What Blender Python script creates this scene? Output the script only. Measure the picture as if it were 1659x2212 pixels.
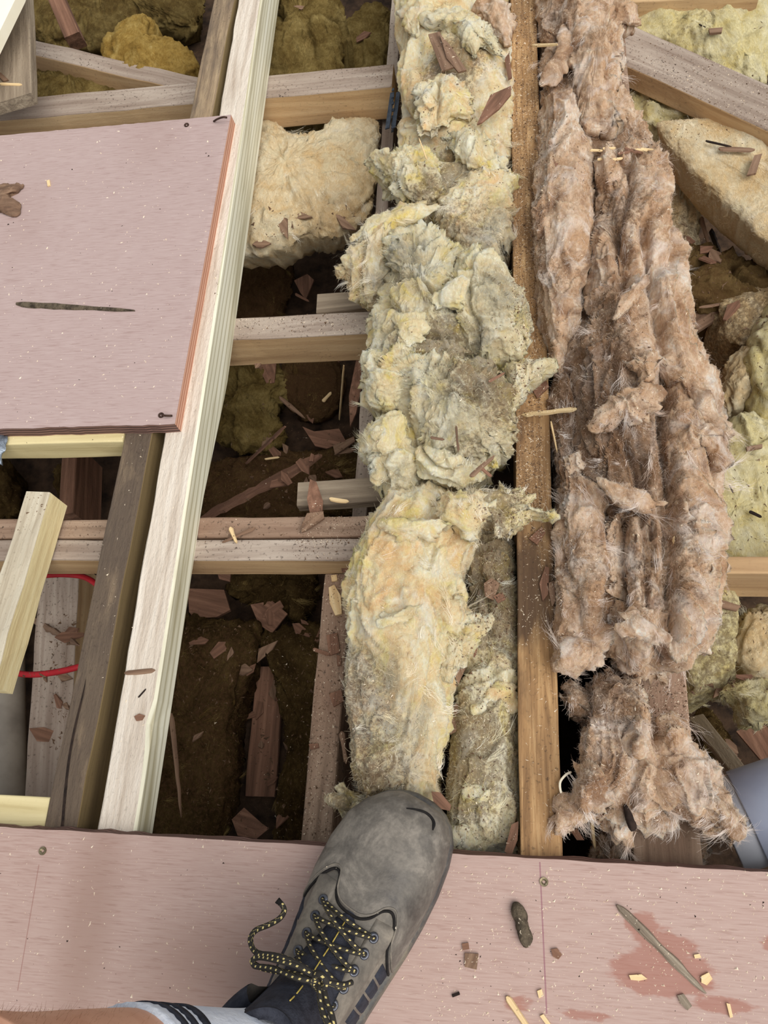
import bpy, math, random
import numpy as np
from mathutils import Matrix, Vector

for o in list(bpy.data.objects):
    bpy.data.objects.remove(o)
scene = bpy.context.scene
COL = scene.collection
random.seed(7)
RNG = np.random.default_rng(11)

# ------------------------------------------------------------------ camera
F = 1720.0
CX, CY = 829.5, 1106.0
CAM_H = 0.88


def cam_local(v):
    return np.array([v[0], -v[1], -v[2]], float)


_y = cam_local((240, -4006, F)); _y /= np.linalg.norm(_y)
_x = -cam_local((-10970, 108, F)); _x -= _x.dot(_y) * _y; _x /= np.linalg.norm(_x)
_z = np.cross(_x, _y)
ROT = np.array([_x, _y, _z])
CAM = np.array([0.0, 0.0, CAM_H])


def P(px, py, z=0.0):
    """point of the place seen at a photo pixel, on the level z"""
    d = ROT @ cam_local((px - CX, py - CY, F))
    return CAM + d * ((z - CAM_H) / d[2])


cd = bpy.data.cameras.new('camera')
cam = bpy.data.objects.new('camera', cd)
COL.objects.link(cam)
M = Matrix.Identity(4)
for r in range(3):
    for c in range(3):
        M[r][c] = ROT[r][c]
    M[r][3] = CAM[r]
cam.matrix_world = M
cd.sensor_fit = 'VERTICAL'
cd.sensor_height = 24.0
cd.lens = F / 2212.0 * 24.0
cd.clip_start = 0.01
scene.camera = cam

# ------------------------------------------------------------------ light
w = bpy.data.worlds.new('overcast_sky')
scene.world = w
w.use_nodes = True
bg = w.node_tree.nodes['Background']
bg.inputs[0].default_value = (0.93, 0.97, 1.0, 1)
bg.inputs[1].default_value = 0.44
sd = bpy.data.lights.new('sun', 'SUN')
sun = bpy.data.objects.new('sun', sd)
COL.objects.link(sun)
sd.energy = 3.2
sd.angle = math.radians(60)
sd.color = (1.0, 0.97, 0.92)
sun.rotation_euler = Vector((0.60, -0.42, 1.0)).to_track_quat('Z', 'Y').to_euler()
scene.view_settings.view_transform = 'Standard'
scene.view_settings.look = 'None'
scene.view_settings.gamma = 1.0
scene.view_settings.use_curve_mapping = False
scene.view_settings.exposure = 0.1

# ------------------------------------------------------------------ helpers


def srgb(r, g, b):
    def f(c):
        c /= 255.0
        return c / 12.92 if c <= 0.04045 else ((c + 0.055) / 1.055) ** 2.4
    return (f(r), f(g), f(b), 1.0)


def link(o, parent=None):
    COL.objects.link(o)
    if parent is not None:
        o.parent = parent
    return o


def tag(o, label=None, cat=None, group=None, kind=None):
    if label: o['label'] = label
    if cat: o['category'] = cat
    if group: o['group'] = group
    if kind: o['kind'] = kind
    return o


def empty(name, loc=(0, 0, 0)):
    o = bpy.data.objects.new(name, None)
    o.empty_display_size = 0.02
    o.location = loc
    return link(o)


def mesh_obj(name, verts, faces, mat, parent=None, smooth=False, attrs=None, origin=None, mat_index=None):
    """verts in world space; origin becomes the object's location"""
    V = np.asarray(verts, float)
    if origin is None:
        origin = V.mean(0) if parent is None else np.zeros(3)
    if parent is not None:
        porg = world_loc(parent)
        if origin is None or not np.any(origin):
            origin = porg
        loc = np.asarray(origin) - porg
    else:
        loc = np.asarray(origin)
    me = bpy.data.meshes.new(name)
    me.from_pydata((V - np.asarray(origin)).tolist(), [], [tuple(int(i) for i in f) for f in faces])
    if attrs:
        for k, a in attrs.items():
            at = me.attributes.new(k, 'FLOAT', 'POINT')
            at.data.foreach_set('value', np.asarray(a, np.float32))
    if smooth:
        me.polygons.foreach_set('use_smooth', [True] * len(me.polygons))
    for m in (mat if isinstance(mat, (list, tuple)) else [mat]):
        me.materials.append(m)
    if mat_index is not None:
        me.polygons.foreach_set('material_index', mat_index)
    me.update()
    o = bpy.data.objects.new(name, me)
    o.location = loc
    return link(o, parent)


def world_loc(o):
    p = np.array(o.location, float)
    while o.parent is not None:
        o = o.parent
        p = p + np.array(o.location, float)
    return p


def set_parent(o, parent):
    """parent an unrotated object keeping its place"""
    wl = world_loc(o)
    o.parent = parent
    o.location = wl - world_loc(parent)


# numpy noise -------------------------------------------------------
def _hash(i, j, k, s):
    h = (i.astype(np.int64) * 374761393 + j.astype(np.int64) * 668265263 + k.astype(np.int64) * 2147483647 + s * 144665) & 0xFFFFFFFF
    h = ((h ^ (h >> 13)) * 1274126177) & 0xFFFFFFFF
    h = ((h ^ (h >> 15)) * 2246822519) & 0xFFFFFFFF
    return ((h ^ (h >> 16)) & 0xFFFFFF) / float(0xFFFFFF) * 2 - 1


def vnoise(p, s=0):
    p = np.asarray(p, float)
    i = np.floor(p)
    f = p - i
    u = f * f * f * (f * (f * 6 - 15) + 10)
    i = i.astype(np.int64)
    out = 0
    for a in (0, 1):
        wa = u[..., 0] if a else 1 - u[..., 0]
        for b in (0, 1):
            wb = u[..., 1] if b else 1 - u[..., 1]
            for c in (0, 1):
                wc = u[..., 2] if c else 1 - u[..., 2]
                out = out + wa * wb * wc * _hash(i[..., 0] + a, i[..., 1] + b, i[..., 2] + c, s)
    return out


def fbm(p, freq, octv=4, s=0, gain=0.5):
    a, t, n = 1.0, 0, 0
    for o in range(octv):
        t = t + a * vnoise(p * freq + 17.3 * o, s + o * 31)
        n += a
        a *= gain
        freq *= 2.03
    return t / n


def ridged(p, freq, octv=3, s=0):
    a, t, n = 1.0, 0, 0
    for o in range(octv):
        t = t + a * (1 - np.abs(vnoise(p * freq + 9.1 * o, s + o * 57)) * 2.2)
        n += a
        a *= 0.5
        freq *= 2.1
    return t / n


# ------------------------------------------------------------------ materials
MATS = {}


def new_mat(name):
    m = bpy.data.materials.new(name)
    m.use_nodes = True
    nt = m.node_tree
    b = nt.nodes['Principled BSDF']
    b.inputs['Specular IOR Level'].default_value = 0.25
    return m, nt, b


def nd(nt, t, **kw):
    n = nt.nodes.new(t)
    for k, v in kw.items():
        setattr(n, k, v)
    return n


def ramp(nt, fac, stops):
    r = nd(nt, 'ShaderNodeValToRGB')
    el = r.color_ramp.elements
    el[0].position, el[0].color = stops[0]
    el[1].position, el[1].color = stops[-1]
    for p, c in stops[1:-1]:
        e = el.new(p)
        e.color = c
    nt.links.new(fac, r.inputs[0])
    return r.outputs[0]


def noise(nt, vec, scale, detail=3, rough=0.55, dist=0.0):
    n = nd(nt, 'ShaderNodeTexNoise')
    n.inputs['Scale'].default_value = scale
    n.inputs['Detail'].default_value = detail
    n.inputs['Roughness'].default_value = rough
    n.inputs['Distortion'].default_value = dist
    if vec is not None:
        nt.links.new(vec, n.inputs['Vector'])
    return n.outputs[0]


def mixc(nt, fac, a, b, mode='MIX'):
    m = nd(nt, 'ShaderNodeMix', data_type='RGBA', blend_type=mode)
    for s, v in ((0, fac), (6, a), (7, b)):
        if hasattr(v, 'is_output'):
            nt.links.new(v, m.inputs[s])
        else:
            m.inputs[s].default_value = v
    return m.outputs[2]


def math_n(nt, op, a, b=0.0, clamp=False):
    m = nd(nt, 'ShaderNodeMath', operation=op, use_clamp=clamp)
    for i, v in enumerate((a, b)):
        if hasattr(v, 'is_output'):
            nt.links.new(v, m.inputs[i])
        else:
            m.inputs[i].default_value = v
    return m.outputs[0]


def mapping(nt, scale=(1, 1, 1), loc=(0, 0, 0)):
    tc = nd(nt, 'ShaderNodeTexCoord')
    mp = nd(nt, 'ShaderNodeMapping')
    mp.inputs['Scale'].default_value = scale
    mp.inputs['Location'].default_value = loc
    nt.links.new(tc.outputs['Object'], mp.inputs[0])
    return mp.outputs[0]


def bump(nt, bsdf, h, strength=0.3, dist=0.002):
    b = nd(nt, 'ShaderNodeBump')
    b.inputs['Strength'].default_value = strength
    b.inputs['Distance'].default_value = dist
    nt.links.new(h, b.inputs['Height'])
    nt.links.new(b.outputs[0], bsdf.inputs['Normal'])


def wood(name, light, mid, dark, stain=None, stain_amt=0.5, stain_scale=6, dirt=0.3, grain=60, rough_bump=0.35, seed=0, ring=0.0, knots=0.0, tar=None):
    """grain runs along the object's X"""
    m, nt, b = new_mat(name)
    v = mapping(nt, (1, 1, 1), (seed * 1.7, seed * 0.9, seed * 0.3))
    gv = mapping(nt, (0.06, 1, 1), (seed * 2.3, seed * 0.7, 0))
    g = noise(nt, gv, grain, 4, 0.6, 0.6)
    col = ramp(nt, g, [(0.25, dark), (0.5, mid), (0.72, light)])
    if ring:
        wv = nd(nt, 'ShaderNodeTexWave', wave_type='BANDS', bands_direction='Z')
        wv.inputs['Scale'].default_value = 28
        wv.inputs['Distortion'].default_value = 7
        wv.inputs['Detail'].default_value = 1.0
        wv.inputs['Detail Scale'].default_value = 0.5
        nt.links.new(mapping(nt, (0.10, 0.5, 1), (seed * 1.1, 0, 0)), wv.inputs[0])
        rr = ramp(nt, wv.outputs[1], [(0.0, (1, 1, 1, 1)), (0.35, (0, 0, 0, 1)), (1.0, (0, 0, 0, 1))])
        col = mixc(nt, math_n(nt, 'MULTIPLY', rr, ring), col, dark)
    if stain is not None:
        sm = noise(nt, mapping(nt, (0.4, 1, 1), (seed, seed, 3)), stain_scale, 4, 0.65, 0.5)
        sf = ramp(nt, sm, [(0.42, (0, 0, 0, 1)), (0.66, (1, 1, 1, 1))])
        col = mixc(nt, math_n(nt, 'MULTIPLY', sf, stain_amt), col, stain)
    if tar is not None:
        at = nd(nt, 'ShaderNodeAttribute', attribute_name='tar')
        tn = noise(nt, mapping(nt, (0.35, 1, 1), (seed, 2, 3)), 30, 4, 0.65, 0.5)
        tf = ramp(nt, math_n(nt, 'ADD', at.outputs['Fac'], math_n(nt, 'MULTIPLY', math_n(nt, 'SUBTRACT', tn, 0.5), 1.1)), [(0.35, (0, 0, 0, 1)), (0.75, (1, 1, 1, 1))])
        col = mixc(nt, math_n(nt, 'MULTIPLY', tf, 0.85), col, tar)
    if knots:
        vo = nd(nt, 'ShaderNodeTexVoronoi')
        vo.inputs['Scale'].default_value = 6
        nt.links.new(mapping(nt, (0.55, 1, 1), (seed * 3.1, seed, 0)), vo.inputs['Vector'])
        kf = ramp(nt, vo.outputs[0], [(0.03, (1, 1, 1, 1)), (0.075, (0, 0, 0, 1))])
        col = mixc(nt, math_n(nt, 'MULTIPLY', kf, knots), col, srgb(110, 78, 56))
    if dirt:
        dn = noise(nt, v, 210, 3, 0.6)
        df = ramp(nt, dn, [(0.58, (0, 0, 0, 1)), (0.70, (1, 1, 1, 1))])
        big = noise(nt, v, 9, 3, 0.6)
        bf = ramp(nt, big, [(0.42, (0, 0, 0, 1)), (0.62, (1, 1, 1, 1))])
        f = math_n(nt, 'MULTIPLY', math_n(nt, 'MULTIPLY', df, math_n(nt, 'ADD', bf, 0.25, True)), dirt, True)
        col = mixc(nt, f, col, srgb(62, 50, 42))
    nt.links.new(col, b.inputs['Base Color'])
    b.inputs['Roughness'].default_value = 0.85
    h = noise(nt, mapping(nt, (0.25, 1, 1), (seed, 0, 0)), 260, 3, 0.7)
    bump(nt, b, h, rough_bump, 0.003)
    return m


def plywood_mat(name, light, mid, dark, seed, lines=()):
    m, nt, b = new_mat(name)
    gv = mapping(nt, (0.055, 1, 1), (seed, seed * 2, 0))
    g = noise(nt, gv, 620, 4, 0.6, 0.2)
    col = ramp(nt, g, [(0.22, dark), (0.42, mid), (0.78, light)])
    g2 = noise(nt, mapping(nt, (0.4, 1, 1), (seed, 0, 0)), 11, 5, 0.65, 0.6)
    col = mixc(nt, math_n(nt, 'MULTIPLY', ramp(nt, g2, [(0.35, (0, 0, 0, 1)), (0.75, (1, 1, 1, 1))]), 0.3), col, light)
    pores = noise(nt, mapping(nt, (0.10, 1, 1), (seed, seed, 0)), 420, 2, 0.5)
    col = mixc(nt, math_n(nt, 'MULTIPLY', ramp(nt, pores, [(0.60, (0, 0, 0, 1)), (0.68, (1, 1, 1, 1))]), 0.40), col, dark)
    at = nd(nt, 'ShaderNodeAttribute', attribute_name='stain')
    sn = noise(nt, mapping(nt, (0.35, 1, 1)), 60, 4, 0.7)
    sf = ramp(nt, math_n(nt, 'ADD', at.outputs['Fac'], math_n(nt, 'MULTIPLY', math_n(nt, 'SUBTRACT', sn, 0.5), 1.3)), [(0.42, (0, 0, 0, 1)), (0.6, (1, 1, 1, 1))])
    col = mixc(nt, math_n(nt, 'MULTIPLY', sf, 0.55), col, srgb(150, 88, 70))
    at2 = nd(nt, 'ShaderNodeAttribute', attribute_name='smear')
    col = mixc(nt, math_n(nt, 'MULTIPLY', at2.outputs['Fac'], math_n(nt, 'ADD', 0.15, math_n(nt, 'MULTIPLY', g, 0.5))), col, srgb(120, 84, 62))
    tc = nd(nt, 'ShaderNodeTexCoord')
    sx = nd(nt, 'ShaderNodeSeparateXYZ')
    nt.links.new(tc.outputs['Object'], sx.inputs[0])
    for (x0, y0, x1, y1, wd, pc) in lines:
        # straight pencil mark x = x0 + k*(y - y0) between y0 and y1
        k = (x1 - x0) / (y1 - y0)
        xl = math_n(nt, 'ADD', math_n(nt, 'MULTIPLY', math_n(nt, 'SUBTRACT', sx.outputs[1], y0), k), x0)
        dd = math_n(nt, 'ABSOLUTE', math_n(nt, 'SUBTRACT', sx.outputs[0], xl))
        on = math_n(nt, 'LESS_THAN', dd, wd)
        on = math_n(nt, 'MULTIPLY', on, math_n(nt, 'LESS_THAN', sx.outputs[1], max(y0, y1)))
        on = math_n(nt, 'MULTIPLY', on, math_n(nt, 'GREATER_THAN', sx.outputs[1], min(y0, y1)))
        col = mixc(nt, math_n(nt, 'MULTIPLY', on, 0.55), col, pc)
    nt.links.new(col, b.inputs['Base Color'])
    b.inputs['Roughness'].default_value = 0.75
    return m


def plain(name, col, rough=0.6, metal=0.0, var=None, scale=40, bumpy=0.0, spec=0.25):
    m, nt, b = new_mat(name)
    b.inputs['Roughness'].default_value = rough
    b.inputs['Metallic'].default_value = metal
    b.inputs['Specular IOR Level'].default_value = spec
    v = mapping(nt)
    n = noise(nt, v, scale, 4, 0.6)
    c = ramp(nt, n, [(0.32, var if var else col), (0.62, col)])
    nt.links.new(c, b.inputs['Base Color'])
    if bumpy:
        bump(nt, b, noise(nt, v, scale * 4, 3, 0.6), bumpy, 0.002)
    return m


def wool_mat(name, cols, grey, acc=None, seed=0, scale=14, sss=0.4):
    """cols: four tones from deep to pale; stain attribute = soot-grey patches, tint attribute = second tone"""
    m, nt, b = new_mat(name)
    v = mapping(nt, (1, 1, 1), (seed, seed * 2.0, 0))
    n1 = noise(nt, v, scale, 5, 0.62, 1.2)
    n2 = noise(nt, mapping(nt, (1, 0.5, 1), (seed, 0, 5)), 85, 6, 0.72, 3.0)
    f = math_n(nt, 'ADD', math_n(nt, 'MULTIPLY', n1, 0.62), math_n(nt, 'MULTIPLY', n2, 0.38))
    col = ramp(nt, f, [(0.33, cols[0]), (0.45, cols[1]), (0.55, cols[2]), (0.66, cols[3])])
    for i, c in enumerate(acc or ()):
        an = noise(nt, mapping(nt, (1, 0.8, 1), (seed + 3.3 * i, 7 * i, 2)), 24, 4, 0.6, 1.0)
        col = mixc(nt, math_n(nt, 'MULTIPLY', ramp(nt, an, [(0.52, (0, 0, 0, 1)), (0.68, (1, 1, 1, 1))]), 0.8), col, c)
    at = nd(nt, 'ShaderNodeAttribute', attribute_name='stain')
    sn = noise(nt, v, 45, 5, 0.7, 0.8)
    sf = math_n(nt, 'MULTIPLY', at.outputs['Fac'], ramp(nt, sn, [(0.3, (0.25, 0.25, 0.25, 1)), (0.6, (1, 1, 1, 1))]), True)
    col = mixc(nt, math_n(nt, 'MULTIPLY', sf, 0.72), col, grey)
    at2 = nd(nt, 'ShaderNodeAttribute', attribute_name='dirt')
    dn = noise(nt, v, 170, 4, 0.7)
    dsum = math_n(nt, 'ADD', math_n(nt, 'MULTIPLY', at2.outputs['Fac'], 0.42), dn)
    df = ramp(nt, dsum, [(0.66, (0, 0, 0, 1)), (0.84, (1, 1, 1, 1))])
    col = mixc(nt, math_n(nt, 'MULTIPLY', df, 0.6), col, srgb(104, 76, 54))
    nt.links.new(col, b.inputs['Base Color'])
    b.inputs['Roughness'].default_value = 1.0
    b.inputs['Specular IOR Level'].default_value = 0.05
    b.inputs['Subsurface Weight'].default_value = sss
    b.inputs['Subsurface Radius'].default_value = (1.0, 0.78, 0.55)
    b.inputs['Subsurface Scale'].default_value = 0.006
    h = noise(nt, mapping(nt, (1, 0.6, 1), (seed, 0, 0)), 200, 6, 0.75, 3.0)
    bump(nt, b, h, 0.85, 0.005)
    return m


def fibre_mat(name, c1, c2):
    m, nt, b = new_mat(name)
    n = noise(nt, mapping(nt), 30, 2, 0.5)
    c = ramp(nt, n, [(0.35, c1), (0.65, c2)])
    nt.nodes.remove(b)
    d = nd(nt, 'ShaderNodeBsdfDiffuse')
    t = nd(nt, 'ShaderNodeBsdfTranslucent')
    mx = nd(nt, 'ShaderNodeMixShader')
    mx.inputs[0].default_value = 0.35
    nt.links.new(c, d.inputs[0]); nt.links.new(c, t.inputs[0])
    nt.links.new(d.outputs[0], mx.inputs[1]); nt.links.new(t.outputs[0], mx.inputs[2])
    nt.links.new(mx.outputs[0], nt.nodes['Material Output'].inputs[0])
    return m


_o = np.array([-0.2, -0.25, 0.018])
_p = [P(a, b, 0.018) - _o for a, b in ((1166, 1862), (1181, 2190), (84, 1868), (38, 2140))]
PENCIL = [(_p[0][0], _p[0][1], _p[1][0], _p[1][1], 0.0007, srgb(128, 66, 92)), (_p[2][0], _p[2][1], _p[3][0], _p[3][1], 0.0005, srgb(140, 92, 84))]
M_PLY_L = plywood_mat('plywood_sheet_a', srgb(186, 166, 162), srgb(172, 149, 145), srgb(148, 121, 116), 1.3)
M_PLY_B = plywood_mat('plywood_sheet_b', srgb(188, 164, 155), srgb(175, 147, 138), srgb(150, 119, 109), 4.1, lines=PENCIL)


def edge_mat(name, c1, c2):
    m, nt, b = new_mat(name)
    wv = nd(nt, 'ShaderNodeTexWave', wave_type='BANDS', bands_direction='Z')
    wv.inputs['Scale'].default_value = 52
    wv.inputs['Distortion'].default_value = 0.8
    nt.links.new(mapping(nt), wv.inputs[0])
    n = noise(nt, mapping(nt, (0.3, 0.3, 1)), 160, 3, 0.6)
    f = math_n(nt, 'ADD', math_n(nt, 'MULTIPLY', wv.outputs[1], 0.7), math_n(nt, 'MULTIPLY', n, 0.35))
    nt.links.new(ramp(nt, f, [(0.2, c1), (0.75, c2)]), b.inputs['Base Color'])
    b.inputs['Roughness'].default_value = 0.85
    return m


M_PLYEDGE = edge_mat('plywood_edge', srgb(170, 116, 94), srgb(214, 168, 144))
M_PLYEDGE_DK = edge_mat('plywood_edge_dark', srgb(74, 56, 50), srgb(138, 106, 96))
M_NEW_TOP = wood('rough_sawn_new_timber', srgb(228, 218, 205), srgb(212, 199, 184), srgb(178, 161, 144), dirt=0.22, grain=90, rough_bump=0.7, seed=3)
M_NEW_SIDE = wood('planed_new_timber', srgb(240, 238, 222), srgb(228, 224, 202), srgb(166, 156, 124), dirt=0.05, grain=40, rough_bump=0.08, seed=6, ring=0.65)
M_OLD = wood('weathered_dark_timber', srgb(186, 162, 130), srgb(154, 132, 106), srgb(104, 88, 74), tar=srgb(84, 72, 63), stain=srgb(66, 60, 60), stain_amt=0.6, stain_scale=9, dirt=0.5, grain=120, rough_bump=0.7, seed=8)
M_OLD_SIDE = wood('old_timber_side', srgb(152, 132, 94), srgb(124, 105, 73), srgb(88, 72, 50), dirt=0.2, grain=30, rough_bump=0.1, seed=9)
M_MID = wood('brown_joist_timber', srgb(204, 168, 122), srgb(172, 134, 92), srgb(116, 86, 58), stain=srgb(110, 86, 66), stain_amt=0.5, stain_scale=9, dirt=0.7, tar=srgb(70, 54, 44), grain=190, rough_bump=0.3, seed=10, knots=0.8)
M_NOG = wood('noggin_timber', srgb(214, 186, 146), srgb(192, 160, 120), srgb(150, 118, 84), stain=srgb(150, 116, 92), stain_amt=0.3, stain_scale=5, dirt=0.35, grain=36, rough_bump=0.15, seed=12, knots=0.9)
M_NOG_TOP = wood('dusty_noggin_top', srgb(188, 174, 160), srgb(166, 150, 137), srgb(128, 110, 97), stain=srgb(110, 88, 74), stain_amt=0.4, dirt=1.0, grain=70, rough_bump=0.4, seed=13)
M_GREY = wood('grey_weathered_timber', srgb(186, 170, 148), srgb(156, 140, 120), srgb(112, 98, 84), dirt=0.35, grain=80, rough_bump=0.5, seed=14, ring=0.3)
M_BAT = wood('pale_batten_timber', srgb(214, 206, 186), srgb(196, 184, 162), srgb(150, 134, 112), stain=srgb(120, 104, 88), stain_amt=0.25, dirt=0.25, grain=70, rough_bump=0.3, seed=15)
M_BAT_SIDE = wood('fresh_cut_batten', srgb(240, 226, 184), srgb(228, 210, 162), srgb(188, 160, 114), dirt=0.05, grain=50, rough_bump=0.2, seed=16)
M_PALE = wood('pale_pine', srgb(232, 218, 172), srgb(214, 198, 150), srgb(178, 158, 110), dirt=0.1, grain=40, rough_bump=0.1, seed=17)
M_PINK = wood('pinkish_truss_timber', srgb(178, 154, 134), srgb(150, 126, 107), srgb(106, 86, 72), stain=srgb(120, 80, 62), stain_amt=0.4, dirt=0.9, grain=60, rough_bump=0.35, seed=18)
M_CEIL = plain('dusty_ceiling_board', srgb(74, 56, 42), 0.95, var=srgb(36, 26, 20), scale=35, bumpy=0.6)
M_SHARD = wood('veneer_shard', srgb(158, 120, 98), srgb(126, 92, 74), srgb(82, 60, 47), dirt=0.3, grain=90, rough_bump=0.3, seed=19)
M_SHARD2 = wood('dull_shard', srgb(150, 122, 100), srgb(118, 92, 74), srgb(74, 56, 46), dirt=0.4, grain=90, rough_bump=0.3, seed=20)
M_SPLINT = wood('fresh_splinter', srgb(242, 220, 178), srgb(226, 196, 148), srgb(188, 150, 104), dirt=0.0, grain=120, rough_bump=0.2, seed=21)
M_GSPLINT = wood('grey_splinter', srgb(176, 164, 146), srgb(140, 126, 110), srgb(88, 76, 66), dirt=0.1, grain=200, rough_bump=0.5, seed=22)
M_BARK = plain('bark', srgb(104, 92, 76), 0.95, var=srgb(52, 44, 36), scale=120, bumpy=0.9)
M_DARK = plain('dark_crumb', srgb(52, 40, 34), 0.95, var=srgb(26, 20, 18), scale=90)
M_DUST = plain('sawdust', srgb(246, 234, 214), 0.95, var=srgb(226, 204, 172), scale=300)
M_DUST_DK = plain('dirty_dust', srgb(130, 104, 82), 0.95, var=srgb(74, 56, 44), scale=300)
M_STEEL = plain('zinc_screw', srgb(150, 138, 110), 0.4, 0.8, var=srgb(100, 90, 72), scale=200)
M_RUST = plain('rusty_nail', srgb(84, 62, 52), 0.7, 0.4, var=srgb(50, 36, 30), scale=200)
M_CABLE = plain('red_cable', srgb(176, 36, 44), 0.45, var=srgb(150, 26, 36), scale=20)
M_PVC = plain('grey_pvc', srgb(176, 178, 186), 0.35, var=srgb(160, 162, 172), scale=12, spec=0.5)
M_PVC_B = plain('bluish_pvc', srgb(150, 156, 174), 0.3, var=srgb(138, 144, 164), scale=12, spec=0.5)
M_PIPE_OLD = plain('dull_pipe', srgb(150, 142, 132), 0.6, var=srgb(120, 112, 104), scale=14)
M_FOIL = plain('silver_foil', srgb(150, 160, 172), 0.4, 0.6, var=srgb(96, 104, 116), scale=90, bumpy=0.5)
M_STRAP = plain('galvanised_strap', srgb(86, 94, 106), 0.5, 0.7, var=srgb(60, 66, 76), scale=120)
M_WHITE = plain('cream_board', srgb(255, 248, 226), 0.9, var=srgb(250, 240, 214), scale=10)

YEL = [srgb(210, 178, 128), srgb(234, 216, 174), srgb(243, 232, 198), srgb(251, 248, 232)]
YEL_PEACH = [srgb(220, 178, 128), srgb(240, 214, 166), srgb(247, 232, 194), srgb(252, 247, 230)]
BRN = [srgb(154, 116, 84), srgb(210, 174, 142), srgb(233, 205, 177), srgb(252, 243, 232)]
OLI = [srgb(84, 66, 36), srgb(116, 96, 54), srgb(142, 122, 74), srgb(170, 150, 98)]  # old dirty wool, darkened further to paint in some of the voids' shade
DRT_SHADE = [srgb(46, 34, 20), srgb(66, 50, 28), srgb(86, 68, 40), srgb(116, 96, 58)]  # dirty wool with the deep voids' shade put into its colours
CRM = [srgb(212, 174, 122), srgb(230, 202, 156), srgb(240, 220, 182), srgb(248, 236, 210)]
PAL = [srgb(214, 192, 130), srgb(230, 214, 158), srgb(238, 226, 180), srgb(244, 236, 206)]
GREY = srgb(132, 130, 124)
W_YEL = wool_mat('yellow_glass_wool', YEL, GREY, (srgb(242, 218, 120), srgb(242, 218, 172), srgb(252, 248, 228)), seed=1)
W_PEACH = wool_mat('peach_glass_wool', YEL_PEACH, GREY, (srgb(240, 222, 140), srgb(238, 196, 142), srgb(248, 240, 222)), seed=2)
W_BRN = wool_mat('brown_glass_wool', BRN, srgb(132, 98, 72), (srgb(208, 168, 132), srgb(246, 232, 220), srgb(150, 114, 88)), seed=3, scale=17)
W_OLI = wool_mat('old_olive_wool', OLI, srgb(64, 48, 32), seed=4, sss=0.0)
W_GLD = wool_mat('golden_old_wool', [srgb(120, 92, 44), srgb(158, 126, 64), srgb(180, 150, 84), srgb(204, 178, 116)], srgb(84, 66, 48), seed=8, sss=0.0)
W_DRT_SHADE = wool_mat('shaded_dirty_wool', DRT_SHADE, srgb(40, 30, 22), seed=7, sss=0.0)
W_CRM = wool_mat('cream_batt_wool', CRM, srgb(150, 110, 70), (srgb(238, 204, 150), srgb(240, 226, 190)), seed=5, scale=10, sss=0.0)
W_PAL = wool_mat('pale_yellow_batt', PAL, srgb(150, 118, 66), (srgb(226, 204, 130), srgb(242, 232, 196)), seed=6, scale=9, sss=0.0)
F_YEL = fibre_mat('yellow_fibre', srgb(238, 226, 168), srgb(248, 244, 222))
F_PEACH = fibre_mat('peach_fibre', srgb(240, 216, 168), srgb(250, 242, 224))
F_BRN = fibre_mat('brown_fibre', srgb(204, 172, 148), srgb(242, 228, 216))
WISP = {'yellow_fibre': fibre_mat('pale_yellow_wisp', srgb(246, 238, 200), srgb(254, 252, 240)), 'peach_fibre': fibre_mat('pale_peach_wisp', srgb(248, 236, 206), srgb(254, 250, 240)), 'brown_fibre': fibre_mat('pale_brown_wisp', srgb(230, 208, 190), srgb(252, 244, 238))}
F_OLI = fibre_mat('olive_fibre', srgb(130, 106, 62), srgb(176, 152, 100))

# ------------------------------------------------------------------ solid builders


def box_mesh(L, W, H, bev=0.002, seg=24, wob=0.0012, seed=0):
    """box centred on x,y with its top at z=0; rounded arrises; x is the long axis"""
    prof = []
    for (sy, sz) in ((1, 1), (-1, 1), (-1, -1), (1, -1)):
        cy, cz = sy * (W / 2 - bev), (-bev if sz > 0 else -H + bev)
        a0 = {(1, 1): 0, (-1, 1): 90, (-1, -1): 180, (1, -1): 270}[(sy, sz)]
        for k in (0, 45, 90):
            a = math.radians(a0 + k)
            prof.append((cy + bev * math.cos(a), cz + bev * math.sin(a)))
    n = len(prof)
    xs = np.linspace(-L / 2, L / 2, seg + 1)
    V = np.array([(x, y, z) for x in xs for (y, z) in prof])
    if wob:
        q = np.c_[V[:, 0] * 18, V[:, 1] * 25 + seed * 7.7, V[:, 2] * 25]
        V[:, 1] += wob * vnoise(q, seed)
        V[:, 2] += wob * vnoise(q + 55, seed + 1)
    F_, mi = [], []
    for i in range(seg):
        for j in range(n):
            a, b = i * n + j, i * n + (j + 1) % n
            F_.append((a, b, b + n, a + n))
            mi.append(0 if j in (0, 1, 2, 3) else 1)
    F_.append(tuple(range(n))[::-1]); mi.append(1)
    F_.append(tuple(range(seg * n, seg * n + n))); mi.append(1)
    return V, F_, mi


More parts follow.
